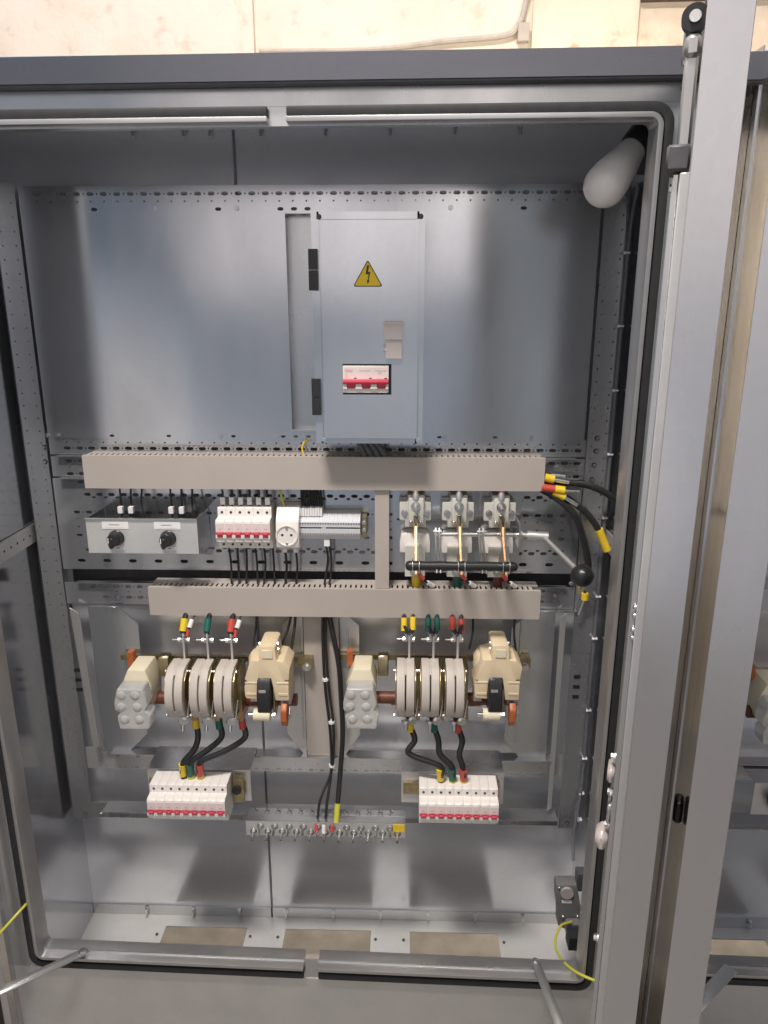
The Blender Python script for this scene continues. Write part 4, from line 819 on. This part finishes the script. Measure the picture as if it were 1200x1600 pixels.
COL = [('yellow', 'yellow'), ('green', 'green'), ('red_sleeve', 'red')]
for ci, x0 in ((0, -272), (1, 187)):
    side = ('left', 'right')[ci]
    for i, (m, nm) in enumerate(COL):
        xc = x0 + i * 49
        if ci == 0:
            w = thing('cable', '%s sleeved cable bolted to the top of the left contactor' % nm, 'cable', (xc, -80, 835), 'cables above the contactors')
            obj('sheath', tube(B(), [(xc + 8 + 3 * i, -50, 885), (xc + 6, -62, 872), (xc + 3, -74, 856), (xc + 4, -80, 842)], 5.6, 10), 'cable', w)
            bm = B(); cyl(bm, (xc + 5, -66, 869), (xc + 3, -78, 846), 7.2, n=14); obj('sleeve', bm, m, w)
            bm = B(); cyl(bm, (xc + 3, -78, 847), (xc + 4, -82, 836), 4.5, 3.5); lathe(bm, (xc + 2.2, -82, 829), (1, 0, 0), [(0, 6.5), (2.5, 6.5)], 16); obj('lug', bm, 'zinc', w)
            if i != 1:
                w = thing('wire', 'thin red wire with white tag beside the %s sleeve of the left contactor' % nm, 'wire', (xc + 14, -80, 835), 'tagged control wires on the left contactor')
                obj('lead', tube(B(), [(xc + 34 - 6 * i, -40, 884), (xc + 20, -62, 866), (xc + 12, -80, 838)], 2), 'cable', w)
                bm = B(); cyl(bm, (xc + 14, -76, 849), (xc + 12, -81, 836), 3); obj('sleeve', bm, 'red_sleeve', w)
                bm = B(); cyl(bm, (xc + 20, -64, 866), (xc + 15.5, -73, 852), 5, n=12); obj('wire_marker', bm, 'white_label', w)
        else:
            for s in (-1, 1):
                w = thing('cable', '%s of the two %s sleeved cables on top of the right contactor' % ('left' if s < 0 else 'right', nm), 'cable', (xc, -80, 835), 'cables above the contactors')
                obj('sheath', tube(B(), [(xc + 6 + s * 9, -50, 890), (xc + 5 + s * 9, -62, 876), (xc + 5 + s * 9, -74, 862), (xc + 6 + s * 4, -80, 848)], 5, 10), 'cable', w)
                z = random.uniform(-3, 3)
                bm = B(); cyl(bm, (xc + 5 + s * 9, -66, 877 + z), (xc + 5 + s * 9, -77, 853 + z), 6.2, n=14); obj('sleeve', bm, m, w)
                obj('lug', tube(B(), [(xc + 5 + s * 9, -77, 856 + z), (xc + 6 + s * 6, -81, 846), (xc + 6.5 + s * 3.2, -82, 834)], 3, 8), 'zinc', w)
    # outgoing cables to the breaker row
    if ci == 0: ends = [(-279, 545), (-263, 545), (-243, 545)]
    else: ends = [(262, 552), (287, 552), (310, 552)]
    for i, (m, nm) in enumerate(COL):
        xs = x0 + i * 49 + 20; xe, ze = ends[i]
        if ci == 1: xs -= 12
        w = thing('cable', 'black cable with %s sleeves from the %s contactor down to its breaker row' % (nm, side), 'cable', (xs, -100, 660), 'cables between contactors and breaker rows')
        dx = xe - xs
        pts = [(xs, -96, 668), (xs + 3, -100, 648), (xs + (8 if ci == 0 else 12), -110, 622), (xs + (dx * 0.35 if i else 0), -118, 596), (xe + (6 if ci == 0 else -4) , -124, 572), (xe, -122, 548), (xe, -112, 522)]
        obj('sheath', tube(B(), pts, 6.2, 10), 'cable', w)
        bm = B(); cyl(bm, (xs, -97, 666), (xs + 4, -103, 638), 7.6, n=14); obj('sleeve', bm, m, w)
        bm = B(); cyl(bm, (xe + (2 if ci == 0 else -3), -124, 566), (xe, -118, 536), 7.8, n=14); obj('sleeve', bm, m, w)
        if not (i == 0): bm = B(); cyl(bm, (xe, -118, 537), (xe, -115, 527), 8, n=14); obj('ferrule_collar', bm, 'yellow_green', w)
# long control cables in the middle
def loose(label, pts, r, m='cable'): return tag(obj('cable', tube(B(), pts, r, 10), m), label, 'cable', 'loose cables down the middle duct')
w = thing('cable', 'thin black cable pair with white ties, left of the thick one on the middle duct', 'cable', (12, -40, 420), 'loose cables down the middle duct')
obj('sheath', tube(B(), [(14, -30, 880), (13, -38, 800), (16, -40, 700), (24, -40, 600), (26, -44, 510), (18, -80, 440), (16, -90, 412)], 3.2, 8), 'cable', w); obj('sheath', tube(B(), [(20, -30, 880), (19, -38, 800), (24, -42, 700), (32, -42, 610), (28, -46, 510), (4, -76, 450), (-2, -90, 412)], 2.8, 8), 'cable', w)
for x, z in ((17, 722), (28, 620), (27, 512)): bm = B(); cyl(bm, (x, -42, z - 2.5), (x, -42, z + 2.5), 7); obj('cable_tie', bm, 'white_label', w)
w = thing('cable', 'thick black cable with yellow green foot down the middle duct', 'cable', (50, -40, 420), 'loose cables down the middle duct')
obj('sheath', tube(B(), [(24, -30, 882), (34, -40, 830), (46, -44, 760), (50, -44, 680), (52, -46, 590), (46, -60, 500), (40, -92, 418)], 5.4, 10), 'cable', w)
bm = B(); cyl(bm, (42, -84, 446), (40, -98, 410), 6.4); obj('sleeve', bm, 'yellow_green', w)
loose('thin black wire hanging right of the left contactor coil', [(-42, -26, 882), (-46, -50, 830), (-54, -70, 780), (-60, -110, 728)], 3); loose('second thin black wire right of the left contactor coil', [(-50, -24, 882), (-58, -44, 840), (-74, -60, 800)], 2.6)
loose('thin black wire hanging right of the right contactor coil', [(416, -20, 886), (410, -46, 840), (413, -70, 790), (408, -95, 742)], 2.4); loose('thin black wire hanging left of the right contactor coil', [(326, -20, 880), (326, -40, 840), (318, -60, 805)], 2.4)
loose('thin black wire dropping behind the left contactor from the duct', [(-128, -16, 880), (-128, -30, 840), (-132, -50, 800)], 2.2)

# ------------------------------------------------------------------ lower breaker rows on stand-off brackets
def shelf(label, x0, x1, z):
    t = thing('breaker_bracket', label, 'bracket', ((x0 + x1) / 2, -40, z - 90), 'stand-off brackets under the contactors')
    bm = B(); box(bm, x0, x1, -84, -2, z - 1.5, z); obj('top_plate', bm, 'galv', t, bevel=0.5)
    bm = B(); box(bm, x0, x1, -86, -84.2, z - 76, z); obj('front_plate', bm, 'galv_light', t, bevel=0.5)
    bm = B(); box(bm, x0 + 4, x1 - 10, -93, -87, z - 50, z - 22); obj('din_rail', bm, 'brass', t, bevel=0.8)
    bm = B(); box(bm, x1 - 34, x1 - 12, -104, -93.2, z - 66, z - 8); obj('end_stop', bm, 'brass', t, bevel=2)
    bm = B(); lathe(bm, (x1 - 26, -104, z - 36), (0, -1, 0), [(0, 10), (4, 10), (5, 8), (5, 0)], 16); obj('end_stop_screw', bm, 'black_plastic', t)
    for x in (x0 + 40, x0 + 95, x0 + 150):
        bm = B(); cyl(bm, (x, -40, z), (x, -40, z + 1.2), 3, n=10); obj('shelf_rivet', bm, 'zinc', t)
shelf('folded bracket holding the nine-breaker row under the left contactor', -368, -145, 527)
shelf('folded bracket holding the nine-breaker row under the right contactor', 180, 398, 530)
q0 = None
for side, xs, zc in (('left', -336, 484), ('right', 226, 487)):
    for i in range(9):
        lb = ORD[i] + ' white breaker in the row of nine under the %s contactor' % side
        if q0 is None: q0 = make_mcb(xs, -93.5, zc, lb, 'nine-breaker rows under the contactors')
        else: dup(q0, (xs + 18 * i + 336, 0, zc - 484), lb)
# ------------------------------------------------------------------ earth bar with studs
t = thing('earth_bar', 'perforated steel earth bar with two rows of studs at the bottom centre', 'earth bar', (16, -60, 385))
bm = B(); rect(bm, -156, 189, 380, 411, -60); obj('back_fold', bm, 'galv', t, solid=2)
bm = B(); band(bm, -156, 189, 60, 78, 412, [(x, 68, 8, 4) for x in range(-140, 185, 25)]); rect(bm, -156, 189, 78, 102, 412)
for v in bm.verts: v.co = Vector((v.co.x, -v.co.z, v.co.y))
bmesh.ops.remove_doubles(bm, verts=bm.verts, dist=0.01); bmesh.ops.recalc_face_normals(bm, faces=bm.faces); obj('top_plate', bm, 'galv_smooth', t, solid=2, smooth=False)
bm = B(); box(bm, -156, 189, -105, -102.5, 378, 413); obj('front_plate', bm, 'galv_light', t, bevel=0.6)
for i in range(21):
    x = -140 + i * 15.6; z = 402 if i % 2 else 389
    bm = B(); hexbolt(bm, (x, -105, z), (0, -1, -0.15), 5.2, 6, 18, 2.8); s_ = obj('earth_stud', bm, 'zinc', t)
for i, x in enumerate((-2, 14, 32)):
    bm = B(); cyl(bm, (x, -112, 412), (x, -116, 396), 4.2); obj('wire_lug', bm, 'red_sleeve' if i != 1 else 'white_label', t)
bm = B(); box(bm, 163, 188, -107.5, -105.2, 395, 413); obj('earth_label', bm, 'yellow', t, bevel=0.5)

# ------------------------------------------------------------------ lamp bulb in the top right corner
t = thing('light_bulb', 'white unlit LED bulb in a black holder at the top right corner', 'light bulb', (540, -220, 1720))
bc = Vector((485, -222, 1664)); ad = Vector((0.60, 0.30, 0.74)).normalized()
prof = [(-33 * math.cos(math.pi * i / 14), 33 * math.sin(math.pi * i / 14)) for i in range(0, 9)]
bm = B(); lathe(bm, bc, ad, [(a, r) for a, r in prof] + [(12, 32)], 30); obj('diffuser', bm, 'bulb_glass', t)
bm = B(); lathe(bm, bc, ad, [(12.3, 31.6), (13, 31.9), (40, 27), (66, 21.5), (74, 20), (76, 14)], 30); obj('bulb_body', bm, 'white_label', t)
bm = B(); lathe(bm, bc, ad, [(74, 22), (78, 24), (100, 24), (104, 20), (110, 12)], 24); obj('lamp_holder', bm, 'black_plastic', t)
bm = B(); box(bm, 552, 592, -214, -150, 1690, 1722); obj('holder_bracket', bm, 'rubber', t, bevel=2)
# ------------------------------------------------------------------ limit switch in the lower right corner
t = thing('limit_switch', 'dark grey limit switch with round cap in the lower right corner', 'limit switch', (540, -130, 180))
bm = B(); prism(bm, [(512, 296), (556, 298), (566, 250), (574, 214), (566, 190), (546, 176), (522, 190), (520, 224), (514, 262)], -142, -112); bd = obj('body', bm, 'switch_grey', t, bevel=4, seg=2)
bm = B(); cyl(bm, (536, -146, 280), (537, -141, 280), 12, n=24); obj('round_cap', bm, 'conduit', t, bevel=1)
bm = B(); cyl(bm, (535, -148, 280), (535, -141, 280), 13.5, n=24); obj('cap', bm, 'latch', t, bevel=1)
bm = B(); box(bm, 526, 547, -143.4, -142.2, 252, 260); obj('rating_label', bm, 'white_label', t)
bm = B(); prism(bm, [(534, 214), (566, 216), (560, 186), (552, 170), (544, 170), (536, 188)], -160, -142.5); obj('plunger_head', bm, 'switch_grey', t, bevel=3)
for x, z in ((518, 292), (531, 217), (562, 218), (530, 196)):
    bm = B(); sph(bm, (x, -143, z), 3.2, 10); obj('screw', bm, 'zinc', t)
bm = B(); box(bm, 562, 594, -120, -96, 262, 306); obj('mount_block', bm, 'dark_grey', t, bevel=2)
bm = B(); cyl(bm, (550, -152, 172), (551, -154, 160), 4); obj('plunger', bm, 'brass', t)
bm = B(); box(bm, 520, 546, -245, -215, 232, 262); tag(obj('foot_block', bm, 'rubber', None, bevel=3), 'small black block on the sill under the yellow wire, right corner', 'block')
tag(obj('earth_wire', tube(B(), [(546, -158, 218), (518, -180, 228), (501, -210, 223), (498, -250, 229), (507, -300, 251), (525, -335, 268), (558, -350, 267)], 2.6, 10), 'yellow_green'), 'yellow green wire looping from the limit switch to the right door', 'wire')
tag(obj('earth_wire', tube(B(), [(-540, -270, 368), (-552, -318, 366), (-575, -340, 345), (-610, -360, 312), (-650, -400, 280)], 2.6, 10), 'yellow_green'), 'yellow green wire crossing the left gasket towards the left door', 'wire')

# ------------------------------------------------------------------ neighbouring cabinet on the right
OX = 1266
cab2 = cabinet(OX, 'second open steel cabinet at the right edge, seen behind its open door', False)
def strip2(name, x0, x1, y0, y1, z0, z1, m): bm = B(); box(bm, x0 + OX, x1 + OX, y0, y1, z0, z1); return obj(name, bm, m, cab2, bevel=0.6)
sheet('mounting_panel', OX - 539, OX + 539, 950, 1690, 0, [(964, 974, row(969, OX - 498, OX + 530, 16, 7.5, 54.5, dots=False))], 'galv_panel', cab2)
sheet('lower_rail', OX - 539, OX + 539, 872, 921, 0, [(907, 917, row(912, OX - 479, OX + 510, 12.5, 6.5))], 'galv_panel', cab2)
sheet('lower_cross_rail', OX - 539, OX + 539, 466, 520, 0, [(468, 475, row(471.5, OX - 500, OX + 520, 11, 5))], 'galv_light', cab2)
sheet('bottom_cross_rail', OX - 539, OX + 539, 335, 375, -1, [(352, 359, row(355.5, OX - 500, OX + 520, 11, 4.5))], 'galv', cab2)
strip2('rail_lip', -500, 530, -40, 0, 376, 378.5, 'galv_smooth'); strip2('rail_lip', -470, 510, -30, 0, 521, 523, 'galv_smooth')
dup(c0, (OX + 18, 0, -12), 'partly visible contactor with clear cover in the second cabinet')
t = thing('breaker_bracket', 'bracket behind the breakers at the right picture edge', 'bracket', (OX - 250, -40, 440), 'stand-off brackets under the contactors')
bm = B(); box(bm, OX - 340, OX - 120, -84, -2, 515.5, 517); obj('top_plate', bm, 'galv', t)
bm = B(); box(bm, OX - 340, OX - 120, -86, -84.2, 440, 517); obj('front_plate', bm, 'galv_light', t)
bm = B(); box(bm, OX - 302, OX - 288, -112, -87, 452, 506); obj('end_stop', bm, 'brass', t, bevel=3)
bm = B(); lathe(bm, (OX - 306, -100, 484), (-1, 0, 0), [(0, 11), (6, 11), (8, 8), (8, 0)], 16); obj('end_stop_screw', bm, 'black_plastic', t)
for i in range(3): dup(q0, (OX - 274 + 18 * i + 336, 0, -4), ['leftmost', 'second', 'third'][i] + ' white breaker at the right picture edge inside the second cabinet')
t = thing('door_stay', 'flat steel stay arm at the sill of the second cabinet', 'stay arm', (OX - 446, -290, 250))
bm = B(); a = Vector((OX - 448, -300, 256)); b_ = Vector((OX - 640, -470, 268)); u_ = (b_ - a).normalized(); w_ = Vector((0, 0, 1)).cross(u_).normalized() * 12
v = [bm.verts.new(p) for p in (a - w_, b_ - w_, b_ + w_, a + w_)]; bm.faces.new(v); obj('arm', bm, 'galv_light', t, solid=3)
# its left door, leaning against the first cabinet's door
P3, pb3, L3, d3, n3 = door('door', (OX - 604, -316), (441, -872), 33, 1, False)
d2o = pb3('door', 'door_face', 0, L3 - 1.5, 0, 1.5, 40, 1776, cab2)
pb3('edge_flange', 'door_steel', L3 - 1.5, L3, -0.3, 34, 40, 1776, d2o, 0.5); pb3('edge_return', 'galv_light', L3 - 26, L3 - 1.6, 32.5, 34, 42, 1774, d2o, 0.4)
pb3('handle', 'black_plastic', L3 - 120, L3 - 96, -10, -0.5, 958, 982, d2o, 3)
